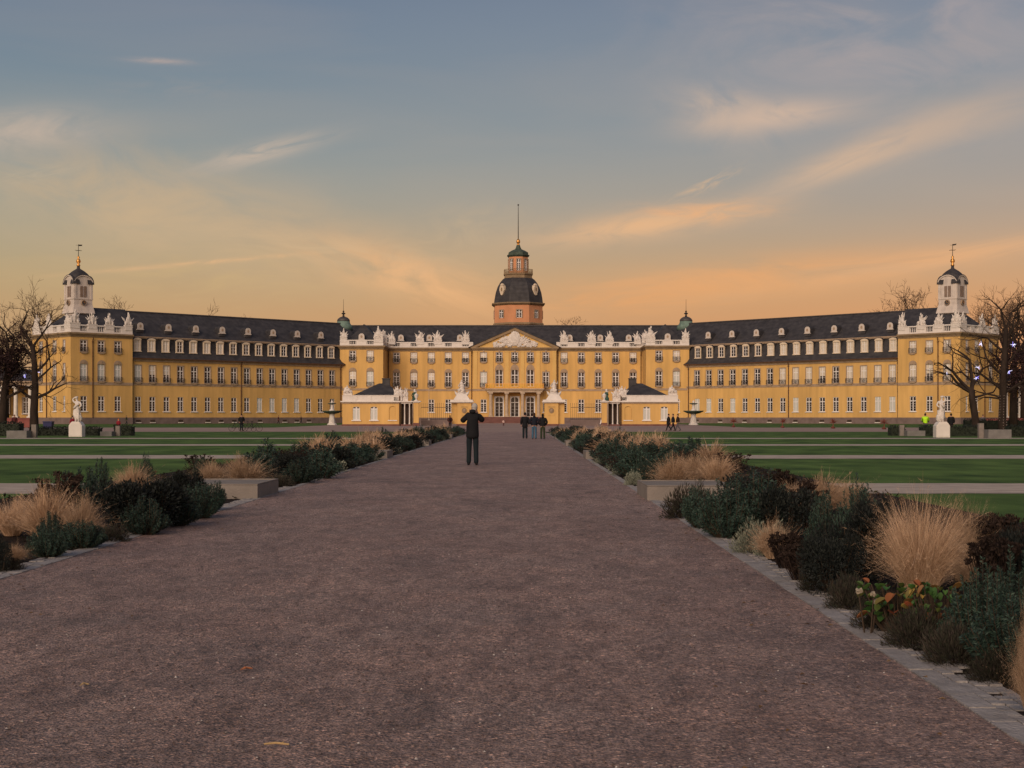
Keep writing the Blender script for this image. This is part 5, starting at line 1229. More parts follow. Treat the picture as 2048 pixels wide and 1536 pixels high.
def m_sedum(seed, stems, h=0.5, R=0.4, res=1):
    rnd = random.Random(seed); b = MB()
    for i in range(stems):
        a = rnd.uniform(0, 6.28); r = R * math.sqrt(rnd.random()); hh = h * rnd.uniform(0.7, 1.05) * (1 - 0.2 * r / R)
        top = Vector((math.cos(a) * r, math.sin(a) * r, hh)); b.tube([(top.x * .4, top.y * .4, 0), top], [0.008, 0.005], 3)
        b.blob((top.x, top.y, top.z), (rnd.uniform(.022, .045), rnd.uniform(.022, .045), 0.014), rough=0.4, nu=6, nv=4, seed=i * 1.3, fr=4)
        for k in range(10 * res):
            leaf(b, Vector((top.x + rnd.gauss(0, .03), top.y + rnd.gauss(0, .03), top.z + 0.01)), Vector((rnd.uniform(-1, 1), rnd.uniform(-1, 1), rnd.uniform(.2, 1))).normalized(), 0.035, 0.008, rnd)
        for k in range(5):
            t = rnd.uniform(.2, .9); leaf(b, top * t, Vector((rnd.uniform(-1, 1), rnd.uniform(-1, 1), rnd.uniform(-.6, .5))).normalized(), 0.07, 0.016, rnd)
    return b.mesh('sedum', [M['sedum']])
def m_mound(seed, n, mat, name, h=0.35, R=0.4, l=0.13, w=0.006, twig=True):
    rnd = random.Random(seed); b = MB()
    for i in range(n):
        d = Vector((rnd.gauss(0, 1), rnd.gauss(0, 1), abs(rnd.gauss(0, 1)))).normalized(); k = rnd.uniform(0.35, 1.0)
        kk = 1 + 0.35 * mnoise.noise(d * 2.2 + Vector((seed, 0, 0)))
        p = Vector((d.x * R, d.y * R, d.z * h)) * k * kk; dd = (d + Vector((rnd.uniform(-.6, .6), rnd.uniform(-.6, .6), rnd.uniform(0, .8)))).normalized()
        p.z = max(p.z, 0.01); leaf(b, p, dd, l * rnd.uniform(.5, 1.2), w, rnd)
    for i in range(14): a = rnd.uniform(0, 6.28); b.tube([(0, 0, 0), (math.cos(a) * R * .7, math.sin(a) * R * .7, h * .6)], [0.008, 0.003], 3, 1)
    return b.mesh(name, [M[mat], M['stem']])
def m_broad(seed, n=70):
    rnd = random.Random(seed); b = MB()
    for i in range(n):
        a = rnd.uniform(0, 6.28); r = 0.36 * math.sqrt(rnd.random()); hh = rnd.uniform(0.12, 0.32); L_ = rnd.uniform(0.075, 0.14); W_ = L_ * 0.42
        base = Vector((math.cos(a) * r, math.sin(a) * r, hh)); b.tube([(base.x * .4, base.y * .4, 0), base], [0.01, 0.007], 4, 1)
        a2 = a + rnd.uniform(-.8, .8); d = Vector((math.cos(a2), math.sin(a2), rnd.uniform(-.3, .5))).normalized(); s = d.cross(Vector((0, 0, 1))).normalized(); u = s.cross(d)
        vs = []
        for k in range(10):
            t = 2 * PI * k / 10; vs.append(tuple(base + d * (L_ * 0.5 * (1 - math.cos(t))) + s * (W_ * math.sin(t)) + u * (0.18 * L_ * abs(math.sin(t)) - 0.10 * L_ * (1 - math.cos(t)))))
        c = base + d * L_ * 0.5; vs.append(tuple(c - u * 0.02)); b.add(vs, [(k, (k + 1) % 10, 10) for k in range(10)])
    return b.mesh('bergenia', [M['bergenia'], M['stem']])
P_ = {}
def proto(kind, lod, var):
    k = (kind, lod, var)
    if k in P_: return P_[k]
    s = hash((kind == 'x', var)) % 7 + var * 13 + len(kind) * 5 + lod
    if kind == 'grass': me = m_grass(s, (5200, 2600, 900)[lod], (0.0014, 0.0032, 0.009)[lod])
    elif kind == 'spurge': me = m_spurge(s, (84, 78, 46)[lod], (120, 95, 50)[lod], (0.8, 0.92, 1.4)[lod])
    elif kind == 'bush': me = m_bush(s, (6500, 4200, 1500)[lod], (0.72, 0.95, 1.6)[lod])
    elif kind == 'sedum': me = m_sedum(s, (80, 60, 34)[lod], res=(3, 2, 1)[lod])
    elif kind == 'silver': me = m_mound(s, (4200, 2400, 900)[lod], 'silver', 'santolina', l=0.06, w=(0.006, 0.008, 0.013)[lod])
    elif kind == 'heath': me = m_mound(s, (4600, 2000, 800)[lod], 'heath', 'heath', l=0.085, w=(0.0045, 0.007, 0.012)[lod])
    else: me = m_broad(s)
    P_[k] = me
    return me
NAMES = {'grass': ('grass_tuft', 'grass'), 'spurge': ('spurge', 'shrub'), 'bush': ('dark_shrub', 'shrub'), 'sedum': ('sedum', 'plant'), 'silver': ('santolina', 'plant'), 'heath': ('heath', 'plant'), 'broad': ('bergenia', 'plant')}
rpl = random.Random(21)
def plant(kind, x, y, sx, sz, label, group):
    lod = 0 if y < 14 else (1 if y < 34 else 2)
    me = proto(kind, lod, rpl.randrange(3 if lod else 2))
    nm, cat = NAMES[kind]
    o = bpy.data.objects.new(nm, me); COL.objects.link(o); o.location = (x, y, 0.003); o.rotation_euler = (0, 0, rpl.uniform(0, 6.28)); o.scale = (sx, sx, sz)
    tag(o, label, cat, group)
    return o
GL, GR = 'plants in the bed left of the path', 'plants in the bed right of the path'
SIZE = {'grass': (0.62, 0.86), 'spurge': (0.66, 0.74), 'bush': (0.64, 0.74), 'sedum': (0.44, 0.5), 'silver': (0.42, 0.37), 'heath': (0.43, 0.38), 'broad': (0.46, 0.33)}
near_right = [      # kind, measured centre, distance, width and top of each plant, then what sets it apart
    ('spurge', 2055, 8.0, 290, 1175, 'blue-green spurge with brush-like tips filling the lower right corner'),
    ('spurge', 1965, 8.7, 190, 1135, 'blue-green spurge right behind the corner spurge, beside the broad green leaves'),
    ('spurge', 2045, 9.3, 200, 1110, 'tallest blue-green spurge above the corner spurge at the picture edge'),
    ('grass', 2062, 7.0, 90, 1190, 'small golden grass tuft at the edge of view over the corner spurge'),
    ('heath', 1990, 7.9, 110, 1300, 'low dark twiggy heath at the setts under the corner spurge'),
    ('heath', 1908, 8.5, 140, 1245, 'grey-brown heath on the setts below the broad green leaves'),
    ('heath', 1835, 9.1, 140, 1215, 'grey-brown heath in front of the whitish withered blooms'),
    ('heath', 1765, 9.9, 120, 1182, 'olive-brown heath leaning over the edging stones'),
    ('heath', 1698, 10.9, 95, 1150, 'thin dark heath below the near-black shrub'),
    ('broad', 1795, 9.7, 180, 1165, 'bergenia with broad green, red and orange leaves'),
    ('broad', 1875, 9.3, 150, 1165, 'bergenia with broad green leaves close to the blue-green spurge'),
    ('grass', 1840, 11.9, 240, 990, 'largest tan grass tuft, standing behind the broad red and green leaves'),
    ('grass', 1930, 12.7, 150, 1000, 'tan grass tuft on the outer side of the largest tuft'),
    ('sedum', 2005, 12.6, 150, 1030, 'dark brown dried flower heads beyond the large tan grass'),
    ('bush', 2050, 11.6, 150, 1040, 'near-black shrub at the picture edge beside the tan grass'),
    ('sedum', 1985, 11.2, 110, 1075, 'small dried sedum between tan grass and picture edge'),
    ('bush', 1690, 12.5, 200, 1000, 'tall near-black shrub on the path side of the largest tan grass'),
    ('bush', 1665, 11.8, 150, 1055, 'lower near-black shrub in front of the tall one'),
    ('spurge', 1715, 13.4, 120, 965, 'spurge with pointed tips standing above the tall near-black shrub'),
    ('spurge', 1650, 13.9, 100, 980, 'smaller spurge with pointed tips beside the near-black shrub'),
    ('bush', 1745, 12.9, 90, 975, 'narrow near-black shrub touching the largest tan grass'),
    ('heath', 1642, 12.0, 100, 1115, 'brown heath under the reddish dry stalks'),
    ('sedum', 1605, 12.8, 110, 1090, 'reddish-brown dry stalks at the edging near the dark shrub'),
    ('sedum', 1572, 13.8, 90, 1065, 'rusty dry stalks between silver santolina and near-black shrub'),
    ('grass', 1545, 14.8, 100, 1035, 'thin straw-coloured tuft over the silver santolina'),
    ('silver', 1508, 15.4, 100, 1042, 'pale silver-grey santolina cushion by the edging stones'),
    ('silver', 1548, 15.1, 90, 1050, 'small silver-grey cushion behind the pale santolina'),
    ('spurge', 1455, 17.3, 150, 965, 'large round dark spurge mound over the edging, near the stone bench'),
    ('spurge', 1510, 17.6, 200, 945, 'highest part of the round dark spurge group'),
    ('bush', 1575, 17.2, 150, 965, 'black-green shrub joined to the round dark spurge'),
    ('spurge', 1405, 18.8, 110, 966, 'low end of the round dark spurge group toward the bench'),
    ('bush', 1500, 18.4, 150, 948, 'dark shrub showing just behind the round spurge'),
    ('sedum', 1610, 18.8, 100, 965, 'dark brown dried heads behind the round dark spurge'),
    ('heath', 1362, 20.6, 90, 978, 'low grey-green cushion in front of the stone bench'),
    ('heath', 1395, 21.5, 80, 970, 'second low cushion in front of the stone bench'),
    ('grass', 1640, 21.5, 130, 950, 'tan grass haze beyond the round dark spurge'),
    ('grass', 1695, 22.8, 100, 955, 'tan grass tuft on the lawn side of the bed'),
    ('grass', 1590, 22.0, 90, 960, 'tan grass tuft at the lawn edge beside dark dried heads'),
    ('sedum', 1555, 22.5, 80, 940, 'dark dried sedum at the lawn edge'),
    ('grass', 1345, 30.4, 95, 908, 'round tan grass tuft just behind the stone bench'),
    ('grass', 1432, 30.8, 100, 905, 'tan grass tuft beside the round tuft behind the stone bench'),
    ('grass', 1390, 32.6, 90, 903, 'tan tuft squeezed between two others behind the stone bench'),
    ('sedum', 1375, 34.4, 60, 898, 'purple-brown dried heads over the tan tufts'),
    ('spurge', 1288, 31.6, 60, 915, 'small blue-green spurge by the edging behind the stone bench'),
    ('silver', 1266, 30.6, 40, 942, 'grey cushion at the path edge behind the stone bench'),
    ('spurge', 1270, 35.0, 80, 885, 'dark spurge behind the round tan grass'),
]
near_left = [
    ('bush', 4, 13.5, 70, 1062, 'near-black bush cut by the picture edge'),
    ('grass', 30, 14.4, 60, 1085, 'small straw tuft low at the picture edge'),
    ('heath', 20, 13.6, 60, 1115, 'low dark heath at the edging near the picture edge'),
    ('spurge', 95, 14.9, 100, 1050, 'rounded grey-green spurge in front of the big tan grass'),
    ('spurge', 165, 15.9, 110, 1035, 'low dark spurge beside the big tan grass'),
    ('spurge', 105, 16.1, 90, 1030, 'dark spurge between the rounded spurge and the big tan grass'),
    ('heath', 225, 16.8, 80, 1050, 'olive heath between tan grass and the black shrub'),
    ('grass', 95, 17.2, 170, 960, 'big tan grass tuft in the bed left of the path'),
    ('grass', 160, 17.0, 110, 985, 'tan grass tuft on the path side of the big one'),
    ('grass', 25, 17.6, 120, 990, 'lower tan tuft at the picture edge'),
    ('sedum', 120, 19.2, 110, 945, 'brown dried heads above the big tan grass'),
    ('bush', 255, 18.3, 180, 952, 'largest black shrub beside the tan grass'),
    ('bush', 325, 18.9, 160, 948, 'black shrub leaning toward the edging stones'),
    ('spurge', 350, 19.2, 120, 980, 'dark green spurge on the path side of the black shrubs'),
    ('spurge', 290, 17.8, 120, 1000, 'low dark spurge at the foot of the largest black shrub'),
    ('spurge', 395, 20.6, 110, 960, 'upright dark spurge in front of the stone bench'),
    ('bush', 375, 21.8, 90, 935, 'tall dark shrub beside the stone bench'),
    ('spurge', 425, 22.4, 70, 958, 'last dark spurge at the corner of the stone bench'),
    ('spurge', 155, 22.0, 110, 927, 'grey-green spurge on the lawn side behind the black shrub'),
    ('spurge', 200, 23.6, 70, 925, 'grey-green spurge at the lawn edge behind the tan grass'),
    ('grass', 265, 26.5, 100, 922, 'tan grass haze behind the black shrubs'),
    ('spurge', 292, 30.5, 36, 908, 'lone spurge standing above the tan haze'),
    ('grass', 490, 30.6, 120, 906, 'large round tan tuft right behind the stone bench left of the path'),
    ('grass', 425, 31.5, 80, 918, 'tan tuft beside the large round one'),
    ('spurge', 400, 33.5, 34, 910, 'small spurge sticking up behind the tan tufts'),
    ('heath', 560, 30.2, 60, 948, 'flat dark heath at the corner of the stone bench'),
    ('spurge', 600, 31.6, 100, 920, 'low dark spurge on the edging behind the round tan tuft'),
    ('bush', 575, 33.2, 90, 902, 'tall dark shrub behind the large round tan tuft'),
    ('spurge', 640, 34.0, 100, 892, 'highest dark spurge of the group past the round tan tuft'),
]
def near(lst, g):
    for k, px, y, w, top, lb in lst:
        R, H = SIZE[k]; plant(k, wx(px, y), y, w / 2 / F * y / R, wz(top, y) / H, lb, g)
near(near_right, GR); near(near_left, GL)
# farther on the same planting repeats from bench to bench
KIND = {'grass': 'tan grass tuft', 'spurge': 'dark blue-green spurge', 'bush': 'near-black shrub', 'sedum': 'brown dried sedum', 'silver': 'grey santolina', 'heath': 'low brown heath'}
rf = random.Random(99)
def run(sg, y0, y1, where, first):
    e = PR if sg > 0 else PL; g = GR if sg > 0 else GL
    if first:
        for dx in (0.9, 2.0, 3.1): put_far('grass', e + sg * (dx + rf.uniform(-.2, .2)), y0 + 1.4 + rf.uniform(-.5, .8), 1.3, 1.0, where, g)
        y0 += 3.2
    y = y0
    while y < y1:
        put_far(rf.choice(('spurge', 'spurge', 'bush', 'spurge')), e + sg * rf.uniform(0.5, 0.75), y, rf.uniform(0.95, 1.3), rf.uniform(0.8, 1.15), where, g)
        if rf.random() < 0.6: put_far(rf.choice(('silver', 'heath', 'sedum')), e + sg * rf.uniform(0.3, 0.4), y + rf.uniform(.7, 1.1), rf.uniform(.8, 1.1), rf.uniform(.7, 1.1), where, g)
        put_far(rf.choice(('bush', 'sedum', 'grass', 'spurge', 'sedum')), e + sg * rf.uniform(1.6, 2.2), y + rf.uniform(0, 1), rf.uniform(1.0, 1.35), rf.uniform(0.9, 1.25), where, g)
        if rf.random() < 0.75: put_far(rf.choice(('sedum', 'grass', 'spurge', 'heath') if sg > 0 else ('sedum', 'heath', 'spurge', 'heath')), e + sg * rf.uniform(2.9, 4.1), y + rf.uniform(0, 1.2), rf.uniform(1.0, 1.3), rf.uniform(0.85, 1.2), where, g)
        y += rf.uniform(1.9, 2.6)
def put_far(kind, x, y, sx, sz, where, g):
    plant(kind, x, y, sx * 0.92, sz * 0.9, KIND[kind] + ' in the bed ' + where, g + ', ' + KIND[kind] + ' ' + where)
for sg, sd in ((1, 'right'), (-1, 'left')):
    run(sg, 35.0, 49.0, sd + ' of the path between first and second stone bench', False)
    run(sg, 52.4, 71.4, sd + ' of the path between second and third stone bench', True)
    run(sg, 74.8, 95.0, sd + ' of the path between third and farthest stone bench', True)
    run(sg, 98.4, 121.0, sd + ' of the path beyond the farthest stone bench', True)
# withered blooms and dry stalks near the viewer
M['bloom'] = pbr('withered_bloom', (0.28, 0.23, 0.17), 0.8, 0.2, 20)
b = MB(); rb_ = random.Random(2)
for i in range(3):
    x, y, z = rb_.uniform(-.07, .07), rb_.uniform(-.06, .06), rb_.uniform(.2, .30); b.tube([(x * .4, y * .4, 0), (x, y, z)], [.006, .004], 4, 1); b.blob((x, y, z + .02), (.024, .024, .018), rough=.45, seed=i, nu=9, nv=6, fr=4)
tag(b.build('withered_flower', [M['bloom'], M['stem']], None, (wx(1738, 9.6), 9.6, 0)), 'cluster of whitish withered blooms beside the broad red and green leaves', 'flower')
M['rose'] = pbr('red_bush', (0.17, 0.05, 0.035), 0.8, 0.3, 6)
for px, lb in ((1467, 'bare red-stemmed standard rose nearest the fountain'), (1565, 'bare red-stemmed standard rose below the mid-wing downpipe'), (1666, 'bare red-stemmed standard rose between two others on the lawn'), (1768, 'bare red-stemmed standard rose beside the hedge end')):
    Y = 205 - (px - 1467) * 0.12; b = MB(); rr_ = random.Random(px); b.tube([(0, 0, 0), (0.03, 0, 0.75)], [0.06, 0.05], 5)
    for i in range(46):
        a = rr_.uniform(0, 6.28); e = rr_.uniform(-.3, 1.3); l = rr_.uniform(.3, .75); d = Vector((math.cos(a) * math.cos(e), math.sin(a) * math.cos(e), math.sin(e))) * l; b.tube([(0.03, 0, 0.75), tuple(Vector((0.03, 0, 0.8)) + d * .6), tuple(Vector((0.03, 0, 0.75)) + d)], [.03, .022, .012], 3)
    b.blob((0, 0, 0.12), (.28, .28, .14), rough=.3)
    tag(b.build('rose_bush', M['rose'], None, (wx(px, Y), Y, 0)), lb, 'rose bush', 'roses along the lawn before the right wing')
# ------------------------------------------------------------------ trees
M['bark'] = pbr('bark', (0.032, 0.022, 0.017), 0.9, 0.35, 3, 0.5, 12, 0.15, stretch=(1, 1, 0.3))
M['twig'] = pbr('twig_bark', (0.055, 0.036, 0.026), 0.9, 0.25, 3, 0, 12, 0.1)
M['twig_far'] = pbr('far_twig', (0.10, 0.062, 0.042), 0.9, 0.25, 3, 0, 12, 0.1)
M['copper_leaf'] = leafmat('dry_purple_leaf', [(0.022, 0.012, 0.013), (0.045, 0.024, 0.022), (0.03, 0.018, 0.022), (0.085, 0.042, 0.036), (0.02, 0.016, 0.02)], 0.8, 0.1)
MINR = 0.009
def grow(b, rnd, p, d, l, r, lv, bend=0.25, kids=(2, 3), shrink=0.72, up=0.12, n=5, mi=0, seg=3, knob=False):
    pts = [p.copy()]; q = p.copy(); dd = d.copy()
    for i in range(seg):
        dd = (dd + Vector((rnd.uniform(-1, 1), rnd.uniform(-1, 1), rnd.uniform(-.6, 1) * 0.7 + up)) * bend).normalized(); q = q + dd * l / seg; pts.append(q.copy())
    r = max(r, MINR); r1 = max(r * (0.62 if lv else 0.3), MINR * 0.6)
    b.tube(pts, [r + (r1 - r) * i / seg for i in range(seg + 1)], n if r > 0.05 else 3, mi if r > 0.045 else 1)
    if lv <= 0: return
    if knob: b.blob(tuple(q), (r1 * 1.5, r1 * 1.5, r1 * 1.4), mi, 0.25, 6, 5, rnd.random() * 9)
    for i in range(rnd.randint(*kids)):
        a = dd.orthogonal().normalized(); a = Matrix.Rotation(rnd.uniform(0, 6.28), 3, dd) @ a
        nd_ = (dd * rnd.uniform(0.5, 1.0) + a * rnd.uniform(0.45, 0.95)).normalized()
        st = q if i < 2 else pts[rnd.randint(1, seg)]
        grow(b, rnd, st, nd_, l * shrink * rnd.uniform(0.75, 1.2), r1 * rnd.uniform(0.65, 0.9), lv - 1, bend, kids, shrink, up, n, mi, seg, knob)
def tree(name, x, y, label, cat, group, trunk, limbs, seed, crown_mat, twigs=None, lv=4, leaves=0, spread=(2.5, 3.0), kids=(2, 3), shrink=0.72, up=0.12, leafc=None, far=False):
    """trunk: list of (x, z, r); limbs: list of (z, (dx,dy,dz), length, radius)"""
    rnd = random.Random(seed); o = empty(name, (x, y, 0)); tag(o, label, cat, group)
    b = MB(); b.tube([(a, 0.0, z) for a, z, r in trunk], [r for a, z, r in trunk], 9); t = b.mesh('trunk', [M['bark']], True); sub('trunk', t, o)
    c = MB()
    def tr(z):
        for (a0, z0, r0), (a1, z1, r1) in zip(trunk, trunk[1:]):
            if z0 <= z <= z1: k = (z - z0) / (z1 - z0); return Vector((a0 + (a1 - a0) * k, 0, z))
        return Vector((trunk[-1][0], 0, trunk[-1][1]))
    global MINR
    MINR = 0.035 if far else 0.009
    for z, d, l, r in limbs: l *= 1.0 if far or x < 0 else 0.86; grow(c, rnd, tr(z), Vector(d).normalized(), l, r, lv, 0.22, kids, shrink, up)
    if leaves:
        cx, cz, rx, rz_ = leafc
        cl = [(Vector((cx + rnd.gauss(0, .5) * rx, rnd.gauss(0, .5) * rx, cz + rnd.gauss(0, .5) * rz_)), rnd.uniform(.3, .9)) for _ in range(60)]
        for i in range(leaves):
            p0, rr = rnd.choice(cl); p = p0 + Vector((rnd.gauss(0, 1), rnd.gauss(0, 1), rnd.gauss(0, 1))) * rr * 0.6
            leaf(c, p, Vector((rnd.uniform(-1, 1), rnd.uniform(-1, 1), rnd.uniform(-1, .5))).normalized(), rnd.uniform(.10, .22), rnd.uniform(.03, .06), rnd, 2)
    sub('crown', c.mesh('crown', [M['bark'], M[crown_mat], M['copper_leaf']]), o)
    return o
Y = 125.0; s = Y / F
GT = 'bare pollarded trees by the end pavilions'
tree('plane_tree', wx(68, Y), Y, 'bare dark pollarded tree before the pavilion beside the blue bin', 'tree', GT,
     [(0, -0.1, 0.5), (0.02, 0.6, 0.38), (0.0, 2.0, 0.34), (0.1, 4.0, 0.30), (0.05, 6.0, 0.24), (-0.1, 7.6, 0.18)],
     [(3.0, (-1, .1, .25), 2.4, .16), (3.0, (1, -.1, .35), 2.0, .15), (4.6, (1, .2, .5), 1.7, .12), (5.2, (1, -.2, .8), 1.9, .13), (5.0, (-1, -.2, .7), 1.8, .12), (6.3, (-.9, .3, .9), 1.9, .12), (7.5, (-.4, .1, 1), 2.0, .13), (7.5, (.6, -.1, 1), 1.9, .12), (6.8, (.8, .3, .6), 1.5, .09), (4.0, (-1, .3, .1), 1.6, .1)], 5, 'twig', lv=4, kids=(2, 3), shrink=0.68)
tree('plane_tree', wx(8, Y), Y, 'dark tree with withered purple-brown leaves at the edge of view', 'tree', GT,
     [(-0.3, -0.1, 0.45), (-0.1, 1.5, 0.36), (0.0, 3.4, 0.30), (0.3, 5.2, 0.26), (0.6, 7.0, 0.2)],
     [(3.0, (1, .1, .5), 2.4, .15), (3.4, (-1, 0, .5), 2.4, .15), (4.6, (1, -.2, .7), 2.0, .13), (5.2, (-.8, .3, 1), 2.2, .13), (6.6, (.3, .2, 1), 2.0, .13), (6.8, (-.4, -.2, 1), 2.0, .12), (5.6, (.9, .3, .5), 1.6, .1)], 9, 'twig', lv=4, leaves=9000, leafc=(0.35, 6.4, 1.7, 2.2))
Yr = 116.0
tree('plane_tree', wx(1951, Yr), Yr, 'bare knobbly tree leaning before the pavilion beside the statue', 'tree', GT,
     [(0.1, -0.1, 0.42), (0.05, 0.5, 0.33), (-0.05, 1.6, 0.28), (-0.25, 2.8, 0.27), (-0.3, 3.6, 0.26)],
     [(3.5, (-.8, 0, .75), 2.6, .17), (3.5, (.15, .1, 1), 3.0, .19), (3.4, (-1, .2, .35), 2.6, .15), (3.6, (.7, .2, .9), 2.4, .15), (3.0, (1, -.1, .25), 2.0, .11)], 14, 'twig', lv=4, kids=(2, 3), shrink=0.56, up=0.05)
tree('plane_tree', wx(2013, Yr), Yr + 1, 'tall bare tree with string lights wound round its trunk', 'tree', GT,
     [(0, -0.1, 0.4), (0.0, 1.0, 0.33), (0.05, 3.0, 0.30), (0.1, 5.2, 0.26), (0.25, 7.6, 0.2), (0.3, 8.6, 0.15)],
     [(3.6, (-1, .1, .55), 2.6, .14), (3.4, (1, .1, .3), 2.4, .14), (4.8, (-.8, -.1, .75), 2.4, .13), (5.4, (.9, .2, .7), 2.2, .13), (6.6, (-.8, .2, .9), 2.2, .12), (7.6, (.6, -.2, .9), 2.2, .12), (8.3, (-.3, .2, 1), 2.2, .12), (8.3, (.5, .1, 1), 2.2, .12), (2.9, (-1, -.2, .05), 1.9, .09), (3.0, (-1, .3, .15), 2.4, .09)], 23, 'twig', lv=3, leaves=700, leafc=(0.9, 5.4, 1.0, 1.4))
tree('plane_tree', wx(2052, 118.0), 121, 'dark leafy tree cut by the right picture edge', 'tree', GT,
     [(0, -0.1, 0.4), (0.0, 3.0, 0.30), (0.1, 6.0, 0.2), (0.0, 8.0, .15)], [(3.6, (-1, .1, .5), 2.4, .14), (5.0, (-.8, .1, .8), 2.4, .13), (6.0, (.5, .2, 1), 2.6, .13), (7.6, (-.2, .2, 1), 2.6, .13), (7.6, (-.9, .2, .9), 2.0, .1)], 31, 'twig', lv=4, leaves=6000, leafc=(0.2, 6.0, 1.5, 1.9))
# crowns seen over the roofs
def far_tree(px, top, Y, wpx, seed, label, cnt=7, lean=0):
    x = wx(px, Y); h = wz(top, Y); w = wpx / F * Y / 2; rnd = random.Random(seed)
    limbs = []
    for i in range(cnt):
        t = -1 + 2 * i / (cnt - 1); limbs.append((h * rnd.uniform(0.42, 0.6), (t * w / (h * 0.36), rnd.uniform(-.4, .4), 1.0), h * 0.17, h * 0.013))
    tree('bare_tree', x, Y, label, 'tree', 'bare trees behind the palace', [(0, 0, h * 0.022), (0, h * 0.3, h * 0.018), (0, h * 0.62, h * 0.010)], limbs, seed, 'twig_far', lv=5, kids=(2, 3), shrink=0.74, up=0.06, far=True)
far_tree(75, 600, 335, 110, 3, 'wide bare tree beside the clock turret nearest the purple-brown tree', 9)
far_tree(237, 602, 352, 70, 4, 'bare treetop just over the roof right of the first clock turret')
far_tree(455, 624, 385, 40, 6, 'dark treetop peeping over the roof ridge of the left wing', 5)
far_tree(1141, 644, 420, 60, 8, 'faint twigs over the ridge beside the big tower', 5)
far_tree(1828, 590, 352, 95, 10, 'bare treetop over the roof left of the second clock turret', 8)
far_tree(1962, 618, 338, 60, 12, 'bare treetop behind the pavilion right of the second clock turret', 6)
far_tree(2012, 604, 335, 110, 15, 'wide bare tree behind the string-lit tree', 9)
far_tree(2046, 590, 280, 60, 16, 'bare reddish tree at the right picture edge', 7)
far_tree(14, 640, 320, 80, 18, 'bare tree behind the purple-brown tree', 7)
# star lights hung in the trees
def emit(name, col, k):
    m, nt, bb = new_mat(name); bb.inputs['Emission Color'].default_value = (*col, 1); bb.inputs['Emission Strength'].default_value = k * 0.8; bb.inputs['Base Color'].default_value = (0.2, 0.2, 0.2, 1); return m
M['star_white'] = emit('star_white', (0.75, 0.72, 1.0), 2.2); M['star_blue'] = emit('star_blue', (0.25, 0.22, 0.95), 2.2)
def star(px, py, Y, r, seed, label, blue=0.4):
    rnd = random.Random(seed); b = MB()
    for i in range(9):
        d = Vector((rnd.gauss(0, 1), rnd.gauss(0, .6), rnd.gauss(0, 1))).normalized() * r * 0.8 * rnd.uniform(.6, 1); m = 1 if rnd.random() < blue else 0; b.tube([(0, 0, 0), tuple(d)], [r * 0.045, r * 0.03], 4, m)
    tag(b.build('star_light', [M['star_white'], M['star_blue']], None, (wx(px, Y), Y, wz(py, Y))), label, 'star light', 'lit stars hung in the trees')
star(2026, 690, 114.5, 0.36, 1, 'lit white star high in the string-lit tree', .1)
star(2018, 742, 114.5, 0.34, 2, 'lit blue-white star lower on the string-lit tree trunk', .5)
star(1953, 755, 115, 0.34, 3, 'lit blue star at the fork of the leaning knobbly tree', .6)
star(1963, 687, 115.5, 0.34, 4, 'faint white star in the top of the leaning knobbly tree', .1)
star(1956, 735, 115.5, 0.3, 5, 'faint white star just above the fork of the leaning tree', .1)
star(1894, 747, 115, 0.2, 6, 'small white star at the limb tip above the statue', 0)
star(50, 752, 124, 0.32, 7, 'lit blue-white star between the two dark trees on the left', .5)
star(78, 745, 124, 0.2, 8, 'small faint blue star on the trunk by the left pavilion', .3)
# string of lamps round the trunk
M['lamp'] = emit('fairy_lamp', (1.0, 0.62, 0.45), 0.8); b = MB()
for i in range(90):
    z = 0.4 + 2.8 * i / 90; a = i * 0.9; b.blob((0.345 * math.cos(a) + .03, 0.345 * math.sin(a), z), (.016, .016, .016), 0, 0, 4, 3)
pts = [(0.335 * math.cos(i * .3) + .03, 0.335 * math.sin(i * .3), 0.4 + 2.8 * i / 270) for i in range(271)]; b.tube(pts, 0.006, 3, 1)
tag(b.build('string_light', [M['lamp'], M['iron']], None, (wx(2013, Yr), Yr + 1, 0)), 'string of warm lamps wound round the tall bare trunk', 'string light')

# buildings that adjoin the end pavilions: low ranges with a white colonnade
def range_block(sg, label):
    Y = 322.0; xa = wx(52, 306) if sg < 0 else wx(1990, 306); o = empty('colonnade_range', (xa + sg * 12, Y, 0)); tag(o, label, 'building', 'low colonnaded ranges beside the palace'); ORIG[o.name] = tuple(o.location)
    lo, hi = sorted((xa - sg * 2, xa + sg * 26))
    b = MB(); b.box(lo, hi, Y, Y + 9, 1.3, 8.3); b.build('range_wall', M['plaster'], o)
    b = MB(); b.box(lo - 0.1, hi + 0.1, Y - 6.5, Y + 9.1, 0, 1.3); b.build('plinth', M['redstone'], o)
    b = MB(); b.box(lo - 0.2, hi + 0.2, Y - 6.3, Y + 9.2, 8.3, 9.0); b.box(lo - 0.5, hi + 0.5, Y - 6.7, Y + 9.4, 9.0, 9.3); b.build('cornice', M['sand'], o)
    b = MB(); b.prism_x([(Y - 6.3, 9.3), (Y + 9, 9.3), (Y + 4, 12.0), (Y - 1, 12.0)], lo, hi); b.build('roof', M['slate'], o)
    for k in range(9):
        x = lo + 1.5 + (hi - lo - 3) * k / 8; c = MB(); c.box(x - .6, x + .6, Y - 6.3, Y - 5.1, 1.3, 1.6); c.lathe([(.5, 1.6), (.46, 1.9), (.4, 7.4), (.52, 7.8)], 12, x, Y - 5.7); c.box(x - .6, x + .6, Y - 6.3, Y - 5.1, 7.8, 8.3); c.build('column', M['white'], o)
    for k in range(6): window('range_window', (lo + 3 + (hi - lo - 6) * k / 5, Y - 0.22), 0, 0, 2.2, 1.5, 3.6, parent=o)
range_block(-1, 'low yellow range with white columns behind the dark trees beside the left pavilion'); range_block(1, 'low yellow range with white columns behind the string-lit tree beside the right pavilion')
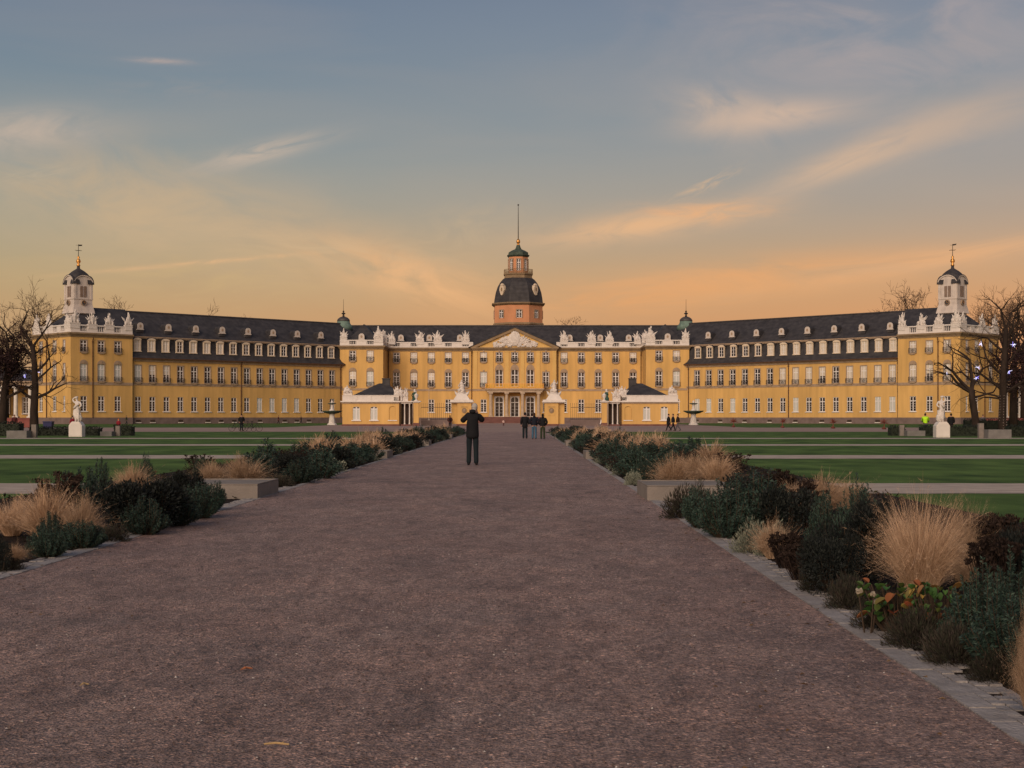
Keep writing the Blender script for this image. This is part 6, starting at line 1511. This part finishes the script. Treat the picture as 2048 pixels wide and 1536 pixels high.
M['redwall'] = pbr('red_awning', (0.22, 0.07, 0.06), 0.9, 0.2, 1)
def low_wall(px0, px1, Y, h, label):
    x0, x1 = wx(px0, Y), wx(px1, Y); c = (x0 + x1) / 2; b = MB(); b.box(x0 - c, x1 - c, -.2, .2, 0, h); b.box(x0 - c - .05, x1 - c + .05, -.25, .25, h, h + .1); tag(b.build('low_wall', M['redwall'], None, (c, Y, 0)), label, 'wall', 'low red walls before the end pavilions')
low_wall(-40, 60, 200, 1.15, 'low red wall behind the trees beside the blue bin'); low_wall(1962, 2090, 200, 1.15, 'low red wall behind the string-lit tree')
# ------------------------------------------------------------------ people
def cloth(name, c, rough=0.85): 
    if name not in M: M[name] = pbr(name, c, rough, 0.15, 6, 0.15, 40, 0.15)
    return M[name]
M['skin_tone'] = pbr('skin_tone', (0.36, 0.20, 0.14), 0.6, 0.08, 6, 0, 8, 0.3)
SH = cloth('black_leather', (0.014, 0.012, 0.012), 0.5)
def person(x, y, rz, h, label, coat, legs, hair, pose='stand', hem=0.82, bag=None, group=None, coatw=1.0, hat=None, phase=1, seed=0, bald=False):
    k = h / 1.75; o = empty('person', (x, y, 0), rz); o.scale = (k, k, k); tag(o, label, 'person', group)
    # joints: facing -y
    hd = (0.0, -0.01)
    if pose == 'photo':
        el = {-1: (-0.29, -0.06, 1.26), 1: (0.30, -0.06, 1.24)}; wr = {-1: (-0.15, -0.22, 1.46), 1: (0.09, -0.25, 1.49)}; hd = (-0.06, 0.0)
    elif pose == 'walk':
        el = {-1: (-0.25, 0.06 * phase, 1.16), 1: (0.25, -0.02 * phase, 1.16)}; wr = {-1: (-0.26, 0.02 + 0.12 * -phase, 0.93), 1: (0.26, -0.02 + 0.12 * phase, 0.93)}
    elif pose == 'pockets':
        el = {-1: (-0.30, 0.08, 1.17), 1: (0.30, 0.08, 1.17)}; wr = {-1: (-0.21, -0.06, 0.98), 1: (0.21, -0.06, 0.98)}
    elif pose == 'ride':
        el = {-1: (-0.27, -0.22, 1.20), 1: (0.27, -0.22, 1.20)}; wr = {-1: (-0.24, -0.46, 1.08), 1: (0.24, -0.46, 1.08)}
    else:
        el = {-1: (-0.25, 0.03, 1.16), 1: (0.25, 0.03, 1.16)}; wr = {-1: (-0.25, -0.06, 0.92), 1: (0.25, -0.06, 0.92)}
    if pose == 'walk': kn = {-1: (-.09, -.10 * phase, .50), 1: (.09, .02 * phase, .49)}; an = {-1: (-.09, -.20 * phase, .09), 1: (.09, .28 * phase, .12)}
    elif pose == 'ride': kn = {-1: (-.10, -.32, .72), 1: (.10, -.18, .55)}; an = {-1: (-.10, -.18, .34), 1: (.10, -.12, .16)}
    else: kn = {-1: (-.095, -.02, .49), 1: (.095, -.02, .49)}; an = {-1: (-.105, .02, .08), 1: (.105, .02, .08)}
    HX, HYY = hd
    P, C_, N_ = (0, 0, .95, .125, .095), (0, 0, 1.34, .145, .10), (HX * .3, 0, 1.49, .055, .055)
    hz = 1.61
    body = [[P, (0, 0, 1.14, .12, .09), C_, N_, (HX, HYY, hz, .075, .092), (HX, HYY, hz + .085, .066, .08)], [(HX, HYY, hz, .075, .092), (HX, HYY - .10, hz - .015, .016, .016)]]
    for s in (-1, 1):
        body.append([(HX, HYY, hz, .075, .092), (HX + s * .088, HYY + .015, hz, .012, .022)])
        body.append([C_, (s * .17, 0, 1.42, .06, .06), (*el[s], .045, .045), (*wr[s], .032, .026)])
        body.append([P, (s * .09, 0, .88, .085, .085), (*kn[s], .055, .058), (*an[s], .038, .042), (an[s][0] * 1.1, an[s][1] - .14, max(.035, an[s][2] - .05), .036, .026)])
    groups = [body]
    for s in (-1, 1):
        e, w = Vector(el[s]), Vector(wr[s]); d = (w - e).normalized(); side_ = d.cross(Vector((0, 1, 0)) if abs(d.y) < .9 else Vector((0, 0, 1))).normalized()
        cur = Vector((0, -1, 0)) if pose in ('stand', 'walk', 'pockets') else Vector((0, -.4, .5))
        palm = w + d * .05; groups.append([[(*(w + d * .005), .028, .02), (*palm, .036, .017), (*(w + d * .085), .034, .015)]])
        for i, ln in enumerate((.062, .072, .067, .052)):
            f0 = w + d * .075 + side_ * (i - 1.5) * .018; f1 = f0 + d * ln * .5 + cur * .006; f2 = f1 + d * ln * .3 + cur * .024; groups.append([[(*f0, .0095, .0095), (*f1, .0088, .0088), (*f2, .0075, .0075)]])
        t0 = w + d * .03 - side_ * .028; groups.append([[(*t0, .012, .012), (*(t0 + d * .03 - side_ * .022 + cur * .01), .0105, .0105), (*(t0 + d * .055 - side_ * .026 + cur * .022), .009, .009)]])
    bm_ = skin(groups, 1, 'person_body', [M['skin_tone']]); bo = sub('body', bm_, o)
    # trousers
    tr = [[(0, 0, .96, .135, .105)]]
    tr = [[(0, 0, .97, .145, .11), (0, 0, .90, .14, .11)]]
    for s in (-1, 1): tr.append([(0, 0, .90, .14, .11), (s * .092, 0, .84, .098, .098), (*kn[s], .074, .078), (an[s][0], an[s][1], an[s][2] + .05, .066, .07), (an[s][0], an[s][1], max(.05, an[s][2] - .03), .066, .075)])
    sub('trousers', skin([tr], 1, 'trousers', [legs]), o)
    for s in (-1, 1):
        a = an[s]; sm = skin([[[(a[0], a[1] + .04, a[2] - .015, .046, .05), (a[0] * 1.08, a[1] - .06, max(.04, a[2] - .04), .046, .038), (a[0] * 1.14, a[1] - .17, max(.036, a[2] - .05), .042, .03)]]], 1, 'shoe', [SH]); sub('shoe', sm, o)
    w = coatw * 1.08
    shx = .145 if pose == 'photo' else .19
    ct = [[(0, 0, 1.47, .085, .08), (0, .005, 1.38, (.15 if pose == 'photo' else .185) * w, .14 * w), (0, .005, 1.22, .175 * w, .145 * w), (0, .005, 1.04, .18 * w, .15 * w), (0, .005, min(.95, hem + .1), .19 * w, .165 * w), (0, .005, hem, .195 * w, .17 * w)]]
    for s in (-1, 1):
        e, wv = Vector(el[s]), Vector(wr[s]); m1 = e.lerp(wv, .55); m2 = e.lerp(wv, .96)
        ct.append([(0, .005, 1.38, (.15 if pose == 'photo' else .185) * w, .14 * w), (s * shx, .01, 1.40, .088, .092), (*el[s], .084, .086), (*m1, .074, .074), (*m2, .058, .058)])
    co_ = sub('coat', skin([ct], 1, 'coat', [coat]), o)
    if pose in ('photo', 'pockets') : sub('hood', skin([[[(-.10, .08, 1.52, .055, .05), (0, .12, 1.52, .08, .07), (.10, .08, 1.52, .055, .05)]]], 1, 'hood', [coat]), o)
    b = MB()
    if hat is not None:
        b.blob((HX, HYY + .005, hz + .075), (.098, .112, .088), rough=.03, nu=12, nv=8); b.lathe([(.098, hz + .03), (.112, hz + .05), (.1, hz + .085)], 12, HX, HYY, 0); sub('hat', b.mesh('hat', [hat], True), o)
    else:
        b.blob((HX, HYY + .02, hz + .05), (.086, .098, .098), rough=.09, nu=14, nv=10, seed=seed, fr=5); b.blob((HX, HYY + .055, hz - .01), (.07, .05, .06), rough=.15, nu=10, nv=6); sub('hair', b.mesh('hair', [hair], True), o)
    if bag: 
        b = MB(); b.blob((0, .2, 1.2), (.15, .1, .22), rough=.06, nu=12, nv=8); b.box(-.1, .1, .28, .31, 1.05, 1.18); sub('backpack', b.mesh('backpack', [bag], True), o)
    return o
BK = cloth('black_cloth', (0.012, 0.012, 0.014)); NV = cloth('navy_cloth', (0.012, 0.014, 0.022)); JN = cloth('blue_jeans', (0.05, 0.11, 0.17)); DJ = cloth('dark_jeans', (0.012, 0.018, 0.022)); BR = cloth('dark_brown_cloth', (0.03, 0.018, 0.014))
GY = cloth('grey_cloth', (0.10, 0.09, 0.10)); RD = cloth('red_cloth', (0.22, 0.02, 0.03)); MR = cloth('maroon_cloth', (0.07, 0.02, 0.02)); NE = cloth('neon_cloth', (0.45, 0.80, 0.03)); OR = cloth('orange_cloth', (0.75, 0.20, 0.02)); WH = cloth('white_cloth', (0.6, 0.58, 0.56)); PK = cloth('pale_pink_cloth', (0.55, 0.38, 0.34)); OL = cloth('olive_cloth', (0.03, 0.04, 0.02))
HB = cloth('black_hair', (0.012, 0.009, 0.008)); HW = cloth('white_hair', (0.40, 0.37, 0.34)); HR = cloth('brown_hair', (0.05, 0.028, 0.018))
mx, my = gp(945, 931)
person(mx, my, PI, 1.86, 'man in a long black coat seen from behind, photographing the palace', BK, DJ, HW, 'photo', hem=0.74, coatw=0.97)
ph = MB(); ph.box(-.075, .075, -.008, .008, -.04, .04, 0); ph.box(-.07, .07, -.0095, -.008, -.035, .035, 1); ph.box(-.06, -.035, .008, .011, .01, .03, 1)
M['phone_white'] = pbr('phone_white', (0.7, 0.68, 0.66), 0.4, 0.03); o = ph.build('phone', [M['phone_white'], M['glass']], None, (mx + .06, my + .36, 1.63), 0); o.rotation_euler = (0.2, 0.5, 0); tag(o, 'small white phone held up by the man in the long black coat', 'phone')
GT3 = 'three friends strolling up the path'
x, y = gp(1050, 877.5); person(x, y, PI, 1.76, 'stroller in a long black coat and dark trousers, on the open path side of three', BK, DJ, HB, 'stand', hem=.72, group=GT3)
x, y = gp(1068.5, 878.5); person(x, y, PI, 1.72, 'stroller in black jacket and blue jeans between two friends', NV, JN, HR, 'pockets', hem=.93, group=GT3, coatw=1.1)
x, y = gp(1085.5, 878.5); person(x, y, PI, 1.66, 'stroller in black jacket and olive trousers, nearest the bed', BK, OL, HB, 'pockets', hem=.9, group=GT3, coatw=1.1)
GW3 = 'three walkers hurrying past the gatehouse'
for px, lb, c, l, hr, ph_ in ((1337, 'leading walker in a long black coat striding past the gatehouse', BK, BK, HB, 1), (1346, 'middle walker in black striding past the gatehouse', NV, BK, HR, -1), (1355.5, 'last walker in dark jacket and grey trousers by the gatehouse', BR, GY, HB, 1)):
    x, y = gp(px, 862); person(x, y, -PI / 2 - 0.1, 1.78, lb, c, l, hr, 'walk', hem=.62 if px < 1340 else .85, group=GW3, phase=ph_, coatw=1.3)
def small(px, feet, rz, h, lb, c, l, hr, pose='stand', hem=.85, hat=None, ph=1, **kw):
    x, y = gp(px, feet); y = min(y, 326); x = wx(px, y); return person(x, y, rz, h, lb, c, l, hr, pose, hem=hem, hat=hat, phase=ph, **kw)
small(557, 848, PI / 2, 1.75, 'walker in a long dark red coat by the wing wall, mid lawn', MR, BK, HB, 'walk', hem=.55)
small(602, 848, -PI / 2, 1.72, 'walker in brown jacket by the wing wall nearest the fountain', BR, DJ, HR, 'walk', ph=-1)
small(272, 846.5, 0.4, 1.72, 'person in bulky black clothes standing at the start of the wing wall', BK, NV, HB, 'pockets', hem=.6, coatw=1.3)
small(253, 850, PI / 2, 1.7, 'person in dark green beside the downpipe carrying a white bag', OL, DJ, HB, 'walk')
x, y = gp(237, 862); person(x, y, PI, 1.25, 'child in an orange hat and red coat by the hedge end', RD, WH, HB, 'stand', hat=OR, hem=.7)
x, y = gp(146, 866); y = 116.0; x = wx(146, y); person(x, y, 0.8, 1.55, 'person in a red coat half hidden behind the statue pedestal', RD, BK, HB, 'stand')
x = wx(29, 150); person(x, 150, 0.3, 1.7, 'person in a dark red coat under the dark trees', MR, BK, HB, 'stand')
person(wx(900, 172), 172, PI, 1.65, 'person in dark clothes with a red scarf by the gate pier', MR, BK, HB, 'pockets', bag=BK)
person(wx(1007, 232), 232, 0.3, 1.05, 'small child in a pale top near the palace steps', PK, MR, HR, 'stand')
person(wx(1902, 118), 118, PI, 1.75, 'walking figure in dark coat with maroon trousers beside the white statue', BK, MR, HB, 'walk', hem=.8)
person(wx(1966, 150), 150, 0.2, 1.7, 'person in grey clothes between the statue and the leaning tree', GY, BK, HB, 'walk')
# the cyclist and other bicycles
def bicycle(x, y, rz, label, col, group=None):
    o = empty('bicycle', (x, y, 0), rz); tag(o, label, 'bicycle', group); mt = cloth(col[0], col[1], 0.5)
    for s in (-.52, .52):
        b = MB(); b.tube([(0, s + .33 * math.cos(a), .34 + .33 * math.sin(a)) for a in [2 * PI * i / 20 for i in range(21)]], .02, 5); 
        for i in range(8): a = 2 * PI * i / 8; b.tube([(0, s, .34), (0, s + .33 * math.cos(a), .34 + .33 * math.sin(a))], .004, 3, 0)
        sub('wheel', b.mesh('wheel', [M['iron']]), o)
    b = MB(); A, B_, C2, D_, E = (0, .52, .34), (0, .12, .32), (0, .2, .85), (0, -.36, .82), (0, -.52, .34)
    for p, q in ((A, B_), (B_, C2), (C2, A), (C2, D_), (B_, D_), (D_, E)): b.tube([p, q], .02, 5)
    sub('frame', b.mesh('bike_frame', [mt]), o)
    b = MB(); b.tube([(0, .2, .85), (0, .22, .95)], .015, 5); b.blob((0, .22, .97), (.07, .13, .035), rough=.05); sub('saddle', b.mesh('saddle', [SH]), o)
    b = MB(); b.tube([(0, -.36, .82), (0, -.38, 1.02)], .016, 5); b.tube([(-.28, -.34, 1.06), (-.1, -.42, 1.04), (.1, -.42, 1.04), (.28, -.34, 1.06)], .015, 5); sub('handlebar', b.mesh('handlebar', [M['iron']]), o)
bx, by = wx(1848, 118), 118.0
bicycle(bx, by, PI - 0.3, 'dark bicycle ridden by the cyclist in the neon jacket', ('dark_bike', (0.02, 0.02, 0.022)))
o = person(bx + .06, by - .16, PI - 0.3, 1.74, 'cyclist in a bright neon yellow jacket by the hedge', NE, GY, HR, 'ride', hem=.92); o.location.z = 0.02
gx, gy = gp(483, 863); person(gx, gy, 0.2, 1.72, 'person in black standing with parked bicycles on the road', BK, DJ, HB, 'pockets', hem=.7, coatw=1.1)
for i, (dx, dy, r, lb) in enumerate(((0.75, 0.2, 1.1, 'dark bicycle leaning beside the person in black on the road'), (1.3, -0.3, 1.9, 'dark bicycle farther from the person in black on the road'), (-.55, .4, 1.4, 'dark bicycle on the outer side of the person in black'))): bicycle(gx + dx, gy + dy, r, lb, ('dark_bike', (0.02, 0.02, 0.022)), 'bicycles on the road')
